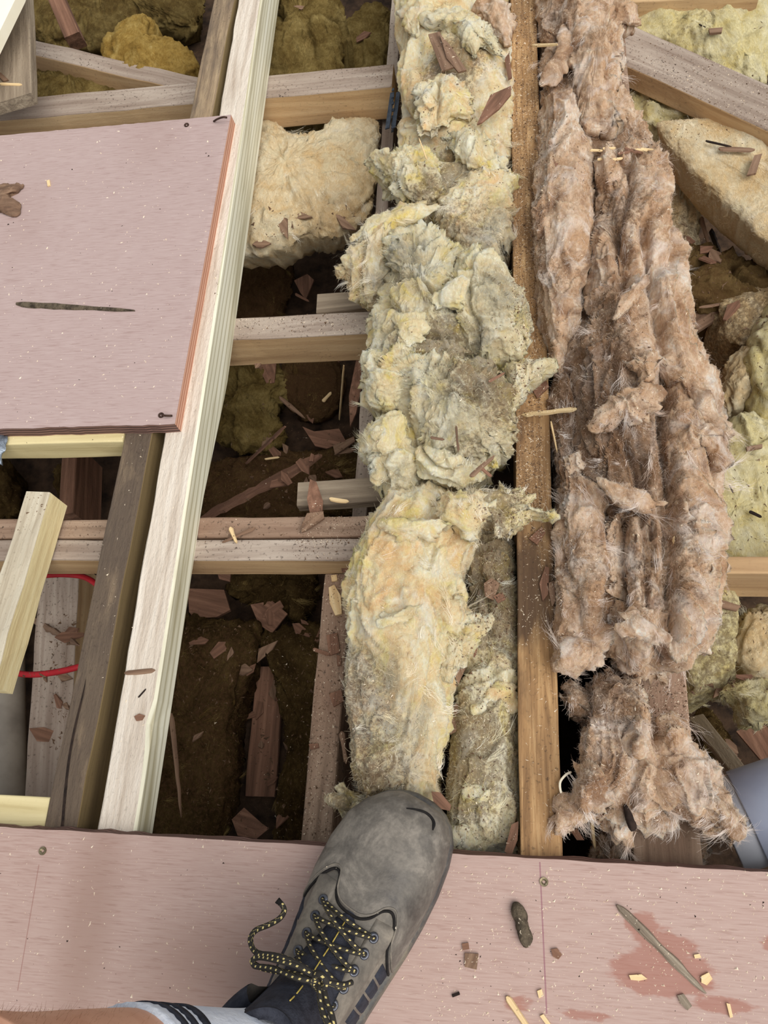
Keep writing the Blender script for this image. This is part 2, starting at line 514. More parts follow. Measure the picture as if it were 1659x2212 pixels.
def beam(name, p0, p1, W, H, mat, label=None, cat=None, tar=None, parent=None, bev=0.002, seed=0, wob=0.0012, kind=None, group=None, side=None):
    """p0, p1: centre of the top face at both ends (world). side = second material on the flanks"""
    p0, p1 = Vector(p0), Vector(p1)
    d = p1 - p0
    V, Fc, mi = box_mesh(d.length, W, H, bev, max(4, int(d.length / 0.03)), wob, seed)
    me = bpy.data.meshes.new(name)
    me.from_pydata(V.tolist(), [], Fc)
    me.materials.append(mat)
    me.materials.append(side or mat)
    if tar is not None:
        at = me.attributes.new('tar', 'FLOAT', 'POINT')
        at.data.foreach_set('value', np.interp(V[:, 0] / d.length + 0.5, tar[0], tar[1]).astype(np.float32))
    me.polygons.foreach_set('material_index', mi)
    me.update()
    o = bpy.data.objects.new(name, me)
    xax = d.normalized()
    yax = Vector((0, 0, 1)).cross(xax).normalized()
    zax = xax.cross(yax)
    R = Matrix((xax, yax, zax)).transposed().to_4x4()
    o.matrix_world = Matrix.Translation((p0 + p1) / 2) @ R
    link(o, None)
    if parent is not None:
        o.parent = parent
        o.matrix_world = Matrix.Translation(Vector(((p0 + p1) / 2) - Vector(world_loc(parent)))) @ R
    return tag(o, label, cat, group, kind)


def tube_data(pts, rad, n=8, closed_ends=True):
    pts = np.asarray(pts, float)
    rad = np.broadcast_to(np.asarray(rad, float), (len(pts),))
    V, F_ = [], []
    t = np.gradient(pts, axis=0)
    t /= np.linalg.norm(t, axis=1)[:, None] + 1e-9
    up = np.array([0.13, 0.21, 0.97])
    nrm = None
    for i in range(len(pts)):
        if nrm is None:
            nrm = np.cross(t[i], up)
        nrm = nrm - nrm.dot(t[i]) * t[i]
        nrm /= np.linalg.norm(nrm) + 1e-9
        bn = np.cross(t[i], nrm)
        for k in range(n):
            a = 2 * math.pi * k / n
            V.append(pts[i] + rad[i] * (math.cos(a) * nrm + math.sin(a) * bn))
    for i in range(len(pts) - 1):
        for k in range(n):
            F_.append((i * n + k, i * n + (k + 1) % n, (i + 1) * n + (k + 1) % n, (i + 1) * n + k))
    if closed_ends:
        F_.append(tuple(range(n))[::-1])
        F_.append(tuple(range((len(pts) - 1) * n, len(pts) * n)))
    return np.array(V), F_


def spline(pts, n):
    """Catmull-Rom through pts"""
    p = np.asarray(pts, float)
    p = np.vstack([2 * p[0] - p[1], p, 2 * p[-1] - p[-2]])
    out = []
    m = len(p) - 3
    for u in np.linspace(0, m - 1e-6, n):
        i = int(u); f = u - i
        a, b, c, d = p[i], p[i + 1], p[i + 2], p[i + 3]
        out.append(0.5 * (2 * b + (c - a) * f + (2 * a - 5 * b + 4 * c - d) * f * f + (3 * b - a - 3 * c + d) * f ** 3))
    return np.array(out)


# ------------------------------------------------------------------ wool builders
def grid_normals(G, wrap):
    du = np.gradient(G, axis=0)
    if wrap:
        dv = np.roll(G, -1, 1) - np.roll(G, 1, 1)
    else:
        dv = np.gradient(G, axis=1)
    n = np.cross(du, dv)
    n /= np.linalg.norm(n, axis=2)[..., None] + 1e-12
    return n


def rough_up(Pt, N, amp, seed, aniso=(1, 1, 1), lump=11, fold=26, fold_amt=0.6):
    """torn-wool relief: soft lumps, narrow creases, thin crests, overlapping layers"""
    q = Pt * np.array(aniso)
    warp = np.stack([fbm(q, 14, 2, seed + 3), fbm(q, 14, 2, seed + 5), fbm(q, 14, 2, seed + 7)], -1)
    qq = q + warp * 0.034
    k = fold_amt / 0.6
    d = 0.95 * fbm(qq, lump, 3, seed)
    m1 = np.clip(0.6 + 1.4 * vnoise(q * 9, seed + 41), 0, 1.3)
    m2 = np.clip(0.6 - 1.4 * vnoise(q * 9, seed + 41), 0, 1.3)
    d = d - 1.2 * k * m1 * np.exp(-(vnoise(qq * fold * 0.62, seed + 11) / 0.15) ** 2)
    d = d + 0.55 * k * m2 * np.exp(-(vnoise(qq * fold * 0.9, seed + 13) / 0.13) ** 2)
    d = d + 0.22 * k * np.exp(-(vnoise(qq * fold * 2.1, seed + 17) / 0.2) ** 2)
    t = fbm(qq, 9, 3, seed + 19) * 5.0
    fr = t - np.floor(t)
    d = d + 0.42 * k * (fr ** 3 - 0.25)
    d = d + 0.24 * fbm(qq, 95, 3, seed + 21)
    d = d + 0.16 * fbm(Pt + warp * 0.012, 330, 2, seed + 31)
    return Pt + N * (d * amp)[..., None]


def stain_attr(V, spots):
    """spots: (px, py, z, radius_m, strength)"""
    a = np.zeros(len(V))
    for px, py, z, r, s in spots:
        c = P(px, py, z)
        d = np.linalg.norm((V - c) * np.array([1, 1, 0.5]), axis=1)
        a = np.maximum(a, s * np.clip(1.5 - d / r, 0, 1))
    return np.clip(a, 0, 1)


SURF = {}


def roll(name, st, mat, parent=None, seed=0, n=2.5, amp=0.010, aniso=(1, 0.5, 1), drop=0.05, cap=0.05, spots=(), dirt=(), du=0.0023, nth=120, fold_amt=0.6, grooves=(), lump=11, fold=26):
    """st rows: py, px_left, px_right, z_edge, crown height.  A soft roll lying along the bay."""
    st = np.array(st, float)
    y0, y1 = st[0, 0], st[-1, 0]
    La = np.array([P(r[1], r[0], r[3]) for r in st])
    Ra = np.array([P(r[2], r[0], r[3]) for r in st])
    length = np.linalg.norm((La[-1] + Ra[-1] - La[0] - Ra[0]) / 2)
    nu = max(24, int(length / du))
    ys = np.linspace(y0, y1, nu)
    sm = lambda a: np.stack([np.interp(ys, st[:, 0], a[:, k]) for k in range(3)], -1)
    L_, R_ = sm(La), sm(Ra)
    k = max(3, nu // 40)
    ker = np.ones(2 * k + 1) / (2 * k + 1)
    for A in (L_, R_):
        for c in range(3):
            A[:, c] = np.convolve(np.pad(A[:, c], k, mode='reflect', reflect_type='odd'), ker, 'valid')
    h = np.interp(ys, st[:, 0], st[:, 4])
    ss = np.linspace(0, length, nu)
    e = np.minimum(ss, length - ss)
    tp = np.sqrt(np.clip(1 - (1 - np.clip(e / cap, 0, 1)) ** 2, 0.0, 1))
    nb = nth // 4
    th = np.linspace(math.pi, 0, nth - nb)
    cx = np.sign(np.cos(th)) * np.abs(np.cos(th)) ** (2 / n)
    cz = np.abs(np.sin(th)) ** (2 / n)
    bx = np.linspace(0.97, -0.97, nb)
    cx = np.r_[cx, bx]
    C_ = (L_ + R_) / 2
    Hf = (R_ - L_) / 2
    G = np.zeros((nu, nth, 3))
    wsc = 0.35 + 0.65 * tp
    G += C_[:, None, :] + Hf[:, None, :] * (cx[None, :, None] * wsc[:, None, None])
    G[:, :nth - nb, 2] += (h * tp)[:, None] * cz[None, :]
    G[:, nth - nb:, 2] -= drop * np.clip(tp, 0.15, 1)[:, None]
    N = grid_normals(G, True)
    if N[nu // 2, (nth - nb) // 2, 2] < 0:
        N = -N
    for (gpts, gw, gd) in grooves:
        gp = np.array([P(a, b, c) for a, b, c in gpts])
        dmin = np.full(G.shape[:2], 9.0)
        for a, b in zip(gp[:-1], gp[1:]):
            ab = (b - a)[:2]
            t = np.clip(((G[..., :2] - a[:2]) @ ab) / ab.dot(ab), 0, 1)
            dmin = np.minimum(dmin, np.linalg.norm(G[..., :2] - (a[:2] + t[..., None] * ab), axis=-1))
        G[..., 2] -= gd * np.exp(-(dmin / gw) ** 2)
    G = rough_up(G, N, amp, seed, aniso, lump, fold, fold_amt)
    V = G.reshape(-1, 3)
    idx = np.arange(nu * nth).reshape(nu, nth)
    a = idx[:-1]; b = idx[1:]
    Fq = np.stack([a, np.roll(a, -1, 1), np.roll(b, -1, 1), b], -1).reshape(-1, 4)
    faces = [tuple(f) for f in Fq] + [tuple(idx[0][::-1]), tuple(idx[-1])]
    if np.cross(V[Fq[nth * (nu // 2) + nth // 3][1]] - V[Fq[nth * (nu // 2) + nth // 3][0]], V[Fq[nth * (nu // 2) + nth // 3][2]] - V[Fq[nth * (nu // 2) + nth // 3][0]])[2] < 0:
        faces = [f[::-1] for f in faces]
        Fq = Fq[:, ::-1]
    at = {'stain': stain_attr(V, spots), 'dirt': stain_attr(V, dirt)}
    o = mesh_obj(name, V, faces, mat, parent, True, at)
    SURF[o.name] = (V, Fq)
    return o


def chunk(name, outline, mat, parent=None, seed=0, z=0.0, h=0.04, under=0.02, n=2.4, amp=0.009, nr=48, step=0.0026, spots=(), dirt=(), aniso=(1, 1, 1), centre=None, fold_amt=0.6, rag=0.006, zc=None, lump=13, fold=28):
    """outline: (px, py[, z]) around the piece at its widest; puffed up by h, hanging down by under"""
    pts = np.array([P(p[0], p[1], p[2] if len(p) > 2 else z) for p in outline])
    closed = np.vstack([pts[-1:], pts, pts[:2]])
    sp = []
    for i in range(1, len(pts) + 1):
        a, b, c, d = closed[i - 1], closed[i], closed[i + 1], closed[(i + 2) if i + 2 < len(closed) else 3]
        m = max(2, int(np.linalg.norm(c - b) / step))
        for f in np.linspace(0, 1, m, endpoint=False):
            sp.append(0.5 * (2 * b + (c - a) * f + (2 * a - 5 * b + 4 * c - d) * f * f + (3 * b - a - 3 * c + d) * f ** 3))
    O = np.array(sp)
    if centre is not None:
        ctr = P(centre[0], centre[1], centre[2] if len(centre) > 2 else z)
    else:
        ctr = O.mean(0)
    if zc is not None:
        ctr[2] = zc
    m = len(O)
    rr = vnoise(O * 120 + seed, seed + 2) * rag + vnoise(O * 300 + seed, seed + 4) * rag * 0.6
    dv = O - ctr
    ragv = dv / (np.linalg.norm(dv, axis=1)[:, None] + 1e-9) * rr[:, None]
    rt = np.sin(np.linspace(0, math.pi / 2, nr))
    rb = np.linspace(0.97, 0.0, max(8, nr // 3))
    rads = np.r_[rt, rb]
    G = ctr + (O - ctr)[None] * rads[:, None, None] + ragv[None] * (rads ** 7)[:, None, None]
    zt = h * (1 - rt ** n) ** (1 / 1.8)
    zb = -under * np.clip(1 - rb ** 6, 0.1, 1)
    G[..., 2] += np.r_[zt, zb][:, None]
    N = grid_normals(G, True)
    if N[nr // 3, :, 2].mean() < 0:
        N = -N
    wn = np.clip(rads / 0.35, 0, 1)[:, None, None]
    wn[nr:] = 1
    N = N * wn + np.array([0, 0, 1.0]) * (1 - wn)
    N /= np.linalg.norm(N, axis=2)[..., None] + 1e-9
    N[0] = (0, 0, 1)
    G = rough_up(G, N, amp, seed, aniso, lump, fold, fold_amt)
    G[0] = G[0].mean(0)
    V = G.reshape(-1, 3)
    idx = np.arange(len(rads) * m).reshape(len(rads), m)
    a = idx[:-1]; b = idx[1:]
    Fq = np.stack([a, b, np.roll(b, -1, 1), np.roll(a, -1, 1)], -1).reshape(-1, 4)
    tq = Fq[(nr // 3) * m:(nr // 3) * m + m]
    nz = np.cross(V[tq[:, 1]] - V[tq[:, 0]], V[tq[:, 2]] - V[tq[:, 0]])[:, 2].sum()
    if nz < 0:
        Fq = Fq[:, ::-1]
    at = {'stain': stain_attr(V, spots), 'dirt': stain_attr(V, dirt)}
    o = mesh_obj(name, V, [tuple(f) for f in Fq], mat, parent, True, at)
    SURF[o.name] = (V, Fq)
    return o


def sample_surf(names, n, zmin=-0.15):
    Pn, Nn = [], []
    tot = []
    data = []
    for nm in names:
        V, Fq = SURF[nm]
        a, b, c, d = V[Fq[:, 0]], V[Fq[:, 1]], V[Fq[:, 2]], V[Fq[:, 3]]
        cr = np.cross(c - a, d - b)
        ar = np.linalg.norm(cr, axis=1) * 0.5
        nn = cr / (2 * ar[:, None] + 1e-12)
        ar = np.where(nn[:, 2] > zmin, ar, 0)
        data.append((a, b, c, d, ar, nn))
        tot.append(ar.sum())
    tot = np.array(tot)
    for (a, b, c, d, ar, nn), t in zip(data, tot):
        k = int(n * t / tot.sum())
        if k < 1:
            continue
        i = RNG.choice(len(ar), k, p=ar / ar.sum())
        u, v = RNG.random((2, k, 1))
        Pn.append((a[i] * (1 - u) + b[i] * u) * (1 - v) + (d[i] * (1 - u) + c[i] * u) * v)
        Nn.append(nn[i])
    return np.vstack(Pn), np.vstack(Nn)


def mesh_fast(name, V, Q, mat, parent=None, smooth=True):
    me = bpy.data.meshes.new(name)
    org = world_loc(parent) if parent is not None else np.zeros(3)
    V = (V - org).astype(np.float32)
    me.vertices.add(len(V)); me.vertices.foreach_set('co', V.ravel())
    k = Q.shape[1]
    me.loops.add(Q.size); me.loops.foreach_set('vertex_index', Q.astype(np.int32).ravel())
    me.polygons.add(len(Q))
    me.polygons.foreach_set('loop_start', np.arange(0, Q.size, k, dtype=np.int32))
    me.polygons.foreach_set('use_smooth', np.full(len(Q), smooth))
    me.materials.append(mat)
    me.update(calc_edges=True)
    me.validate()
    o = bpy.data.objects.new(name, me)
    return link(o, parent)


def ribbons(name, pts, wd, N0, mat, parent):
    """pts: list of (k,3) arrays along the strands; wd: half widths at the root"""
    S = len(pts) - 1
    k = len(wd)
    V = np.zeros((k, 2 * (S + 1), 3))
    for s in range(S + 1):
        dr = pts[min(s + 1, S)] - pts[max(s - 1, 0)]
        sd_ = np.cross(dr, N0 * 0.8 + np.array([0, 0, 0.6]))
        sd_ /= np.linalg.norm(sd_, axis=1)[:, None] + 1e-9
        ww = (wd * (1.0 - 0.7 * s / S))[:, None]
        V[:, 2 * s] = pts[s] - sd_ * ww
        V[:, 2 * s + 1] = pts[s] + sd_ * ww
    base = np.arange(k)[:, None, None] * (2 * (S + 1))
    q = np.array([[2 * s, 2 * s + 1, 2 * s + 3, 2 * s + 2] for s in range(S)])[None]
    Q = (base + q).reshape(-1, 4)
    o = mesh_fast(name, V.reshape(-1, 3), Q, mat, parent)
    return tag(o, kind='stuff')


def unit(a):
    return a / (np.linalg.norm(a, axis=-1, keepdims=True) + 1e-9)


def fibres(parent, names, n, mat, ln=(0.008, 0.026), wd=(0.00007, 0.00016), flow=(0.2, 1, 0), lift=0.35, fuzz=1.25, wisp=1.0):
    """glass strands of one piece: a short dense fuzz, and wisps of parallel curled strands"""
    # fuzz
    P0, N0 = sample_surf(names, int(n * fuzz))
    k = len(P0)
    D = RNG.normal(0, 1, (k, 3))
    D = unit(D - (D * N0).sum(1)[:, None] * N0)
    d = unit(D + N0 * np.abs(RNG.normal(0.35, 0.4, (k, 1))))
    L_ = RNG.uniform(0.002, 0.0065, (k, 1)) * RNG.choice([0.7, 1, 1.9], (k, 1), p=[.45, .42, .13])
    bend = RNG.normal(0, 0.7, (k, 3))
    p1 = P0 + d * L_ * 0.5
    p2 = p1 + unit(d + bend * 0.6) * L_ * 0.5
    ribbons('fuzz', [P0 - N0 * 0.0006, p1, p2], RNG.uniform(0.00008, 0.00018, k), N0, mat, parent)
    # wisps
    nw = max(3, int(n * wisp / 75))
    R0, RN = sample_surf(names, nw)
    nw = len(R0)
    fl = np.array(flow, float)
    ang = vnoise(R0 * 14, 77) * 2.2 + RNG.normal(0, 0.5, nw)
    ca, sa = np.cos(ang), np.sin(ang)
    WD = np.stack([fl[0] * ca - fl[1] * sa, fl[0] * sa + fl[1] * ca, np.zeros(nw)], -1)
    WD = unit(WD - (WD * RN).sum(1)[:, None] * RN)
    WL = RNG.uniform(ln[0], ln[1], nw) * RNG.choice([0.7, 1.0, 1.5], nw, p=[.45, .42, .13])
    turn = RNG.normal(0, 1.0, nw)
    spread = RNG.uniform(0.0008, 0.0030, nw)
    m = 24
    ph_ = RNG.uniform(0, 6.28, nw)
    ci = np.repeat(np.arange(nw), m)
    k = len(ci)
    n0 = RN[ci]
    lat = unit(np.cross(n0, WD[ci]))
    off = RNG.normal(0, 1, (k, 1)) * spread[ci][:, None]
    cur = R0[ci] + lat * off + WD[ci] * RNG.uniform(-.35, .35, (k, 1)) * WL[ci][:, None] - n0 * 0.0012
    d = unit(WD[ci] + RNG.normal(0, 0.10, (k, 3)) + n0 * (RNG.uniform(0.05, lift, (nw, 1))[ci]))
    S = 5
    st_ = (WL[ci] * RNG.uniform(0.6, 1.15, k) / S)[:, None]
    pts = [cur]
    for s in range(S):
        cur = cur + d * st_
        pts.append(cur)
        d = unit(d + lat * (turn[ci] / S + 0.45 * np.sin(ph_[ci] + 1.6 * s))[:, None] - n0 * 0.10 - lat * off * 60 / S + RNG.normal(0, 0.13, (k, 3)))
    ribbons('wisps', pts, RNG.uniform(wd[0], wd[1], k) * 1.25, n0, WISP.get(mat.name, mat), parent)


def slivers(name, pts, nrm, size, mat, label, cat, asp=(2.0, 6.0), parent=None):
    """tiny tetrahedral chips lying on a surface"""
    k = len(pts)
    t = RNG.normal(0, 1, (k, 3))
    t -= (t * nrm).sum(1)[:, None] * nrm
    t /= np.linalg.norm(t, axis=1)[:, None] + 1e-9
    b = np.cross(nrm, t)
    L_ = RNG.uniform(size[0], size[1], (k, 1)) * RNG.choice([0.6, 1, 1.6], (k, 1), p=[.5, .38, .12])
    W_ = L_ / RNG.uniform(asp[0], asp[1], (k, 1))
    V = np.zeros((k, 4, 3))
    V[:, 0] = pts - t * L_
    V[:, 1] = pts + t * L_ * RNG.uniform(0.5, 1, (k, 1)) - b * W_
    V[:, 2] = pts + t * L_ * RNG.uniform(0.2, 1, (k, 1)) + b * W_
    V[:, 3] = pts + nrm * W_ * 1.2 + t * L_ * 0.2
    Q = (np.arange(k)[:, None, None] * 4 + np.array([[0, 1, 3], [1, 2, 3], [2, 0, 3], [0, 2, 1]])[None]).reshape(-1, 3)
    o = mesh_fast(name, V.reshape(-1, 3), Q, mat, parent, False)
    return tag(o, label, cat, kind='stuff')


def px_scatter(n, rects, dens=None):
    """random points on level surfaces: rects of (px0,py0,px1,py1,z)"""
    out = []
    ar = np.array([(r[2] - r[0]) * (r[3] - r[1]) * (r[5] if len(r) > 5 else 1) for r in rects], float)
    for r, a in zip(rects, ar / ar.sum()):
        k = int(n * a)
        out += [P(RNG.uniform(r[0], r[2]), RNG.uniform(r[1], r[3]), r[4]) for _ in range(k)]
    out = np.array(out)
    return out, np.tile(np.array([0, 0, 1.0]), (len(out), 1))


FLOOR_Z = -0.46


def vz(z):
    """levels given for the voids, set deeper so that less light reaches them"""
    return z if z > -0.205 else z - 0.15


def shard(name, px, z, mat, label=None, cat='wood shard', thick=0.003, tilt=(0, 0), parent=None, group=None, jag=0.0):
    """flat broken piece: px outline at level z, lifted as a slab of the given thickness and tilted about its middle"""
    z = vz(z)
    pts = np.array([P(a, b, z) for a, b in px])
    c = pts.mean(0)
    if jag:
        o2 = []
        for a, b in zip(pts, np.roll(pts, -1, 0)):
            o2 += [a, (a + b) / 2 + RNG.normal(0, jag, 3) * np.array([1, 1, 0])]
        pts = np.array(o2)
    rel = pts - c
    rel[:, 2] = rel[:, 0] * tilt[0] + rel[:, 1] * tilt[1]
    n = len(rel)
    top = rel + np.array([0, 0, thick])
    V = np.vstack([rel * np.array([0.985, 0.985, 1]), top])
    area = sum(a[0] * b[1] - a[1] * b[0] for a, b in zip(rel, np.roll(rel, -1, 0)))
    ring = list(range(n)) if area > 0 else list(range(n))[::-1]
    F_ = [tuple(i + n for i in ring), tuple(ring[::-1])]
    F_ += [(a, b, b + n, a + n) for a, b in zip(ring, ring[1:] + ring[:1])]
    # long axis to local X so that the grain follows the piece
    u, s, vt = np.linalg.svd(rel[:, :2] - rel[:, :2].mean(0))
    ang = math.atan2(vt[0][1], vt[0][0])
    ca, sa = math.cos(-ang), math.sin(-ang)
    Vl = V.copy()
    Vl[:, 0] = V[:, 0] * ca - V[:, 1] * sa
    Vl[:, 1] = V[:, 0] * sa + V[:, 1] * ca
    me = bpy.data.meshes.new(name)
    me.from_pydata(Vl.tolist(), [], F_)
    me.materials.append(mat)
    me.update()
    o = bpy.data.objects.new(name, me)
    o.location = c
    o.rotation_euler = (0, 0, ang)
    link(o, parent)
    return tag(o, label, cat, group)


def splinter(name, a, b, za, zb, w0, w1, mat, label=None, cat='splinter', thick=0.5, group=None, bend=0.0):
    """long broken sliver from pixel a to pixel b, with pointed uneven ends"""
    za, zb = vz(za), vz(zb)
    A, B = P(a[0], a[1], za), P(b[0], b[1], zb)
    L_ = np.linalg.norm(B - A)
    n = 18
    xs = np.linspace(-L_ / 2, L_ / 2, n + 1)
    V, F_ = [], []
    sd_ = random.randrange(999)
    for i, x in enumerate(xs):
        t = i / n
        w = (w0 + (w1 - w0) * t) / 2
        w *= 0.3 + 0.7 * min(1, t / 0.07)
        w *= 0.2 + 0.8 * min(1, (1 - t) / 0.12)
        q = np.array([[x * 60, sd_, 0.5], [x * 60, sd_ + 9, 0.5]])
        j = vnoise(q, 3) * w * 0.35
        bz = bend * (1 - (2 * t - 1) ** 2)
        h = (w0 + w1) / 2 * thick
        V += [(x, -w + j[0], bz), (x, w + j[1], bz), (x, w * 0.7 + j[1], bz + h), (x, -w * 0.6 + j[0], bz + h * 0.8)]
    for i in range(n):
        for k in range(4):
            F_.append((i * 4 + k, (i + 1) * 4 + k, (i + 1) * 4 + (k + 1) % 4, i * 4 + (k + 1) % 4)[::-1])
    F_ += [(0, 1, 2, 3)[::-1], (n * 4, n * 4 + 1, n * 4 + 2, n * 4 + 3)]
    me = bpy.data.meshes.new(name)
    me.from_pydata(V, [], F_)
    me.materials.append(mat)
    me.update()
    o = bpy.data.objects.new(name, me)
    d = Vector(B - A).normalized()
    yax = Vector((0, 0, 1)).cross(d).normalized()
    R = Matrix((d, yax, d.cross(yax))).transposed().to_4x4()
    o.matrix_world = Matrix.Translation(Vector((A + B) / 2)) @ R
    link(o)
    return tag(o, label, cat, group)

# ================================================================== the structure
def plate(name, x0, x1, y0, y1, z0, z1, mats, label, cat, nx, ny, spots_stain=(), spots_smear=(), origin=None, chip=0.0008):
    """sheet with its top at z1: gridded top (mats[0]) and layered edge (mats[1])"""
    xs = np.linspace(x0, x1, nx); ys = np.linspace(y0, y1, ny)
    X, Y = np.meshgrid(xs, ys)
    T = np.stack([X, Y, np.full_like(X, z1)], -1)
    edge = np.zeros(X.shape, bool); edge[0] = edge[-1] = True; edge[:, 0] = edge[:, -1] = True
    T[..., 1] += np.where(edge, chip * vnoise(T * 90, 4), 0)
    T[..., 2] -= np.where(edge, 0.0006, 0)
    V = T.reshape(-1, 3)
    idx = np.arange(nx * ny).reshape(ny, nx)
    F_ = [(idx[j, i], idx[j, i + 1], idx[j + 1, i + 1], idx[j + 1, i]) for j in range(ny - 1) for i in range(nx - 1)]
    mi = [0] * len(F_)
    ring = list(idx[0]) + list(idx[1:, -1]) + list(idx[-1, -2::-1]) + list(idx[-2:0:-1, 0])
    low = V[ring].copy(); low[:, 2] = z0
    low[nx + ny - 2:2 * nx + ny - 2, 1] += 0.0035 + 0.0015 * vnoise(low[nx + ny - 2:2 * nx + ny - 2] * 60, 9)
    base = len(V)
    V = np.vstack([V, low])
    n = len(ring)
    for k in range(n):
        a, b = ring[k], ring[(k + 1) % n]
        F_.append((b, a, base + k, base + (k + 1) % n)); mi.append(2 if k < nx - 1 and len(mats) > 2 else 1)
    F_.append(tuple(base + k for k in range(n))[::-1]); mi.append(1)

    def ell(sp):
        a = np.zeros(len(V))
        for px, py, rx, ry, s in sp:
            c = P(px, py, z1)
            d = np.sqrt(((V[:, 0] - c[0]) / rx) ** 2 + ((V[:, 1] - c[1]) / ry) ** 2)
            a = np.maximum(a, s * np.clip(1.4 - d, 0, 1))
        return a
    o = mesh_obj(name, V, F_, mats, None, False, {'stain': ell(spots_stain), 'smear': ell(spots_smear)}, origin=origin, mat_index=mi)
    return tag(o, label, cat)


# ceiling boards far below the joists
fl = beam('floor', (-1.9, 1.0, FLOOR_Z), (1.3, 1.0, FLOOR_Z), 3.8, 0.02, M_CEIL, kind='structure', seed=1, wob=0)

ply_low = plate('plywood_sheet', -1.0, 0.6, -0.5, 0.004, 0.0, 0.018, [M_PLY_B, M_PLYEDGE_DK],
                'pink-brown plywood sheet under the work boot', 'plywood sheet', 170, 60,
                spots_stain=[(1385, 2000, 0.016, 0.012, 0.9), (1440, 2045, 0.03, 0.018, 0.95), (1430, 2100, 0.05, 0.024, 1.0), (1560, 2170, 0.035, 0.008, 0.95), (1265, 2190, 0.03, 0.006, 0.8), (1120, 2165, 0.018, 0.01, 0.7), (1658, 2035, 0.008, 0.01, 0.8)],
                spots_smear=[(190, 1990, 0.03, 0.12, 0.75), (460, 2085, 0.075, 0.04, 0.7), (440, 2150, 0.08, 0.03, 0.6)], origin=(-0.2, -0.25, 0.018))
ply_up = plate('plywood_sheet', -1.25, -0.432, 0.501, float(P(245, 270, 0.022)[1]), 0.0, 0.022, [M_PLY_L, M_PLYEDGE, M_PLYEDGE_DK],
               'pinkish square-cut plywood sheet lying on the pale new joist', 'plywood sheet', 110, 80,
               spots_smear=[(330, 300, 0.05, 0.08, 0.25), (60, 470, 0.04, 0.08, 0.25)], origin=(-0.8, 0.8, 0.022))


def screw(px, py, z, parent, r=0.0042, mat=None, lean=0.0):
    c = P(px, py, z)
    n = 16
    V = [(0, 0, 0.0002)]
    F_ = []
    rings = [(0.0, 0), (0.62 * r, 0.0006), (r, 0.0008), (r * 1.02, -0.0006)]
    V = []
    for k in range(n):
        a = 2 * math.pi * k / n
        cross = 1.0 if (k % 4 in (0,)) else 0.45
        V.append((0.5 * r * cross * math.cos(a), 0.5 * r * cross * math.sin(a), -0.0006))
    for (rad, zz) in rings[1:]:
        for k in range(n):
            a = 2 * math.pi * k / n
            V.append((rad * math.cos(a), rad * math.sin(a), zz))
    for q in range(3):
        for k in range(n):
            F_.append((q * n + k, (q + 1) * n + k, (q + 1) * n + (k + 1) % n, q * n + (k + 1) % n))
    F_.append(tuple(range(n)))
    o = mesh_obj('screw', np.array(V) + c, F_, mat or M_STEEL, parent, False)
    return o


screw(92, 1838, 0.0185, ply_low)
screw(1175, 1905, 0.0185, ply_low)
screw(348, 897, 0.0225, ply_up, 0.004, M_RUST)
screw(403, 270, 0.0225, ply_up, 0.004, M_RUST)
# bent nail at the far corner of the sheet
tv, tf = tube_data(spline([P(462, 262, 0.023), P(470, 257, 0.030), P(482, 253, 0.034), P(490, 254, 0.031)], 10), 0.0016, 6)
mesh_obj('bent_nail', tv, tf, M_RUST, ply_up, True)
tv, tf = tube_data(spline([P(350, 897, 0.026), P(360, 898, 0.028), P(372, 898, 0.025)], 6), 0.0015, 6)
mesh_obj('bent_nail', tv, tf, M_RUST, ply_up, True)

# --- joists along the bay
beam('joist', (0.0287, -0.3, 0), (0.0287, 2.2, 0), 0.042, 0.46, M_MID, 'brown dirt-stained joist between the yellow and the brown wool', 'joist', tar=([0.0, 0.14, 0.16, 0.172, 0.188, 0.2, 0.214, 0.244, 0.264, 0.3, 0.36, 0.42, 0.48, 0.56, 1.0], [0.0, 0.1, 0.25, 0.1, 0.5, 0.25, 0.85, 0.85, 0.55, 0.3, 0.35, 0.4, 0.45, 0.3, 0.3]), seed=3)
old_joist = beam('joist', (-0.4905, -0.3, 0), (-0.4975, 2.2, 0), 0.039, 0.088, M_OLD, 'dark weathered joist with black staining beside the pale new joist', 'joist', tar=([0, .3, .42, .52, .62, 1], [.8, .8, .6, .35, .3, .3]), seed=4, side=M_OLD_SIDE)
# pale new joist: thinner at the near end, waney, sawn top and planed flank
nj = []
xs = np.linspace(-0.3, 2.2, 90)
V, Fc, mi = [], [], []
for i, y in enumerate(xs):
    xl = -0.4477 - 0.0147 * y
    wd = 0.0450 + 0.0015 * math.sin(y * 3)
    dp = np.interp(y, [0.0, 0.42, 0.62, 2.0], [0.046, 0.050, 0.078, 0.080])
    wane = 0.006 * math.exp(-((y - 0.115) / 0.02) ** 2)
    nz = 0.0008 * vnoise(np.array([[y * 30, 1, 2]]), 5)[0]
    nw = 0.0010 * vnoise(np.array([[y * 40, 7, 2]]), 6)[0]
    pr = [(xl + nw, -0.002), (xl + 0.002 + nw, nz), (xl + wd - 0.003 - wane, nz), (xl + wd - wane * 0.5, -0.003 - wane), (xl + wd, -dp + 0.002), (xl + wd - 0.002, -dp), (xl + 0.002, -dp), (xl, -dp + 0.002)]
    V += [(x, y, z) for x, z in pr]
for i in range(len(xs) - 1):
    for k in range(8):
        Fc.append((i * 8 + k, i * 8 + (k + 1) % 8, (i + 1) * 8 + (k + 1) % 8, (i + 1) * 8 + k))
        mi.append(0 if k in (0, 1) else 1)
Fc += [tuple(range(8))[::-1], tuple(range((len(xs) - 1) * 8, len(xs) * 8))]; mi += [1, 1]
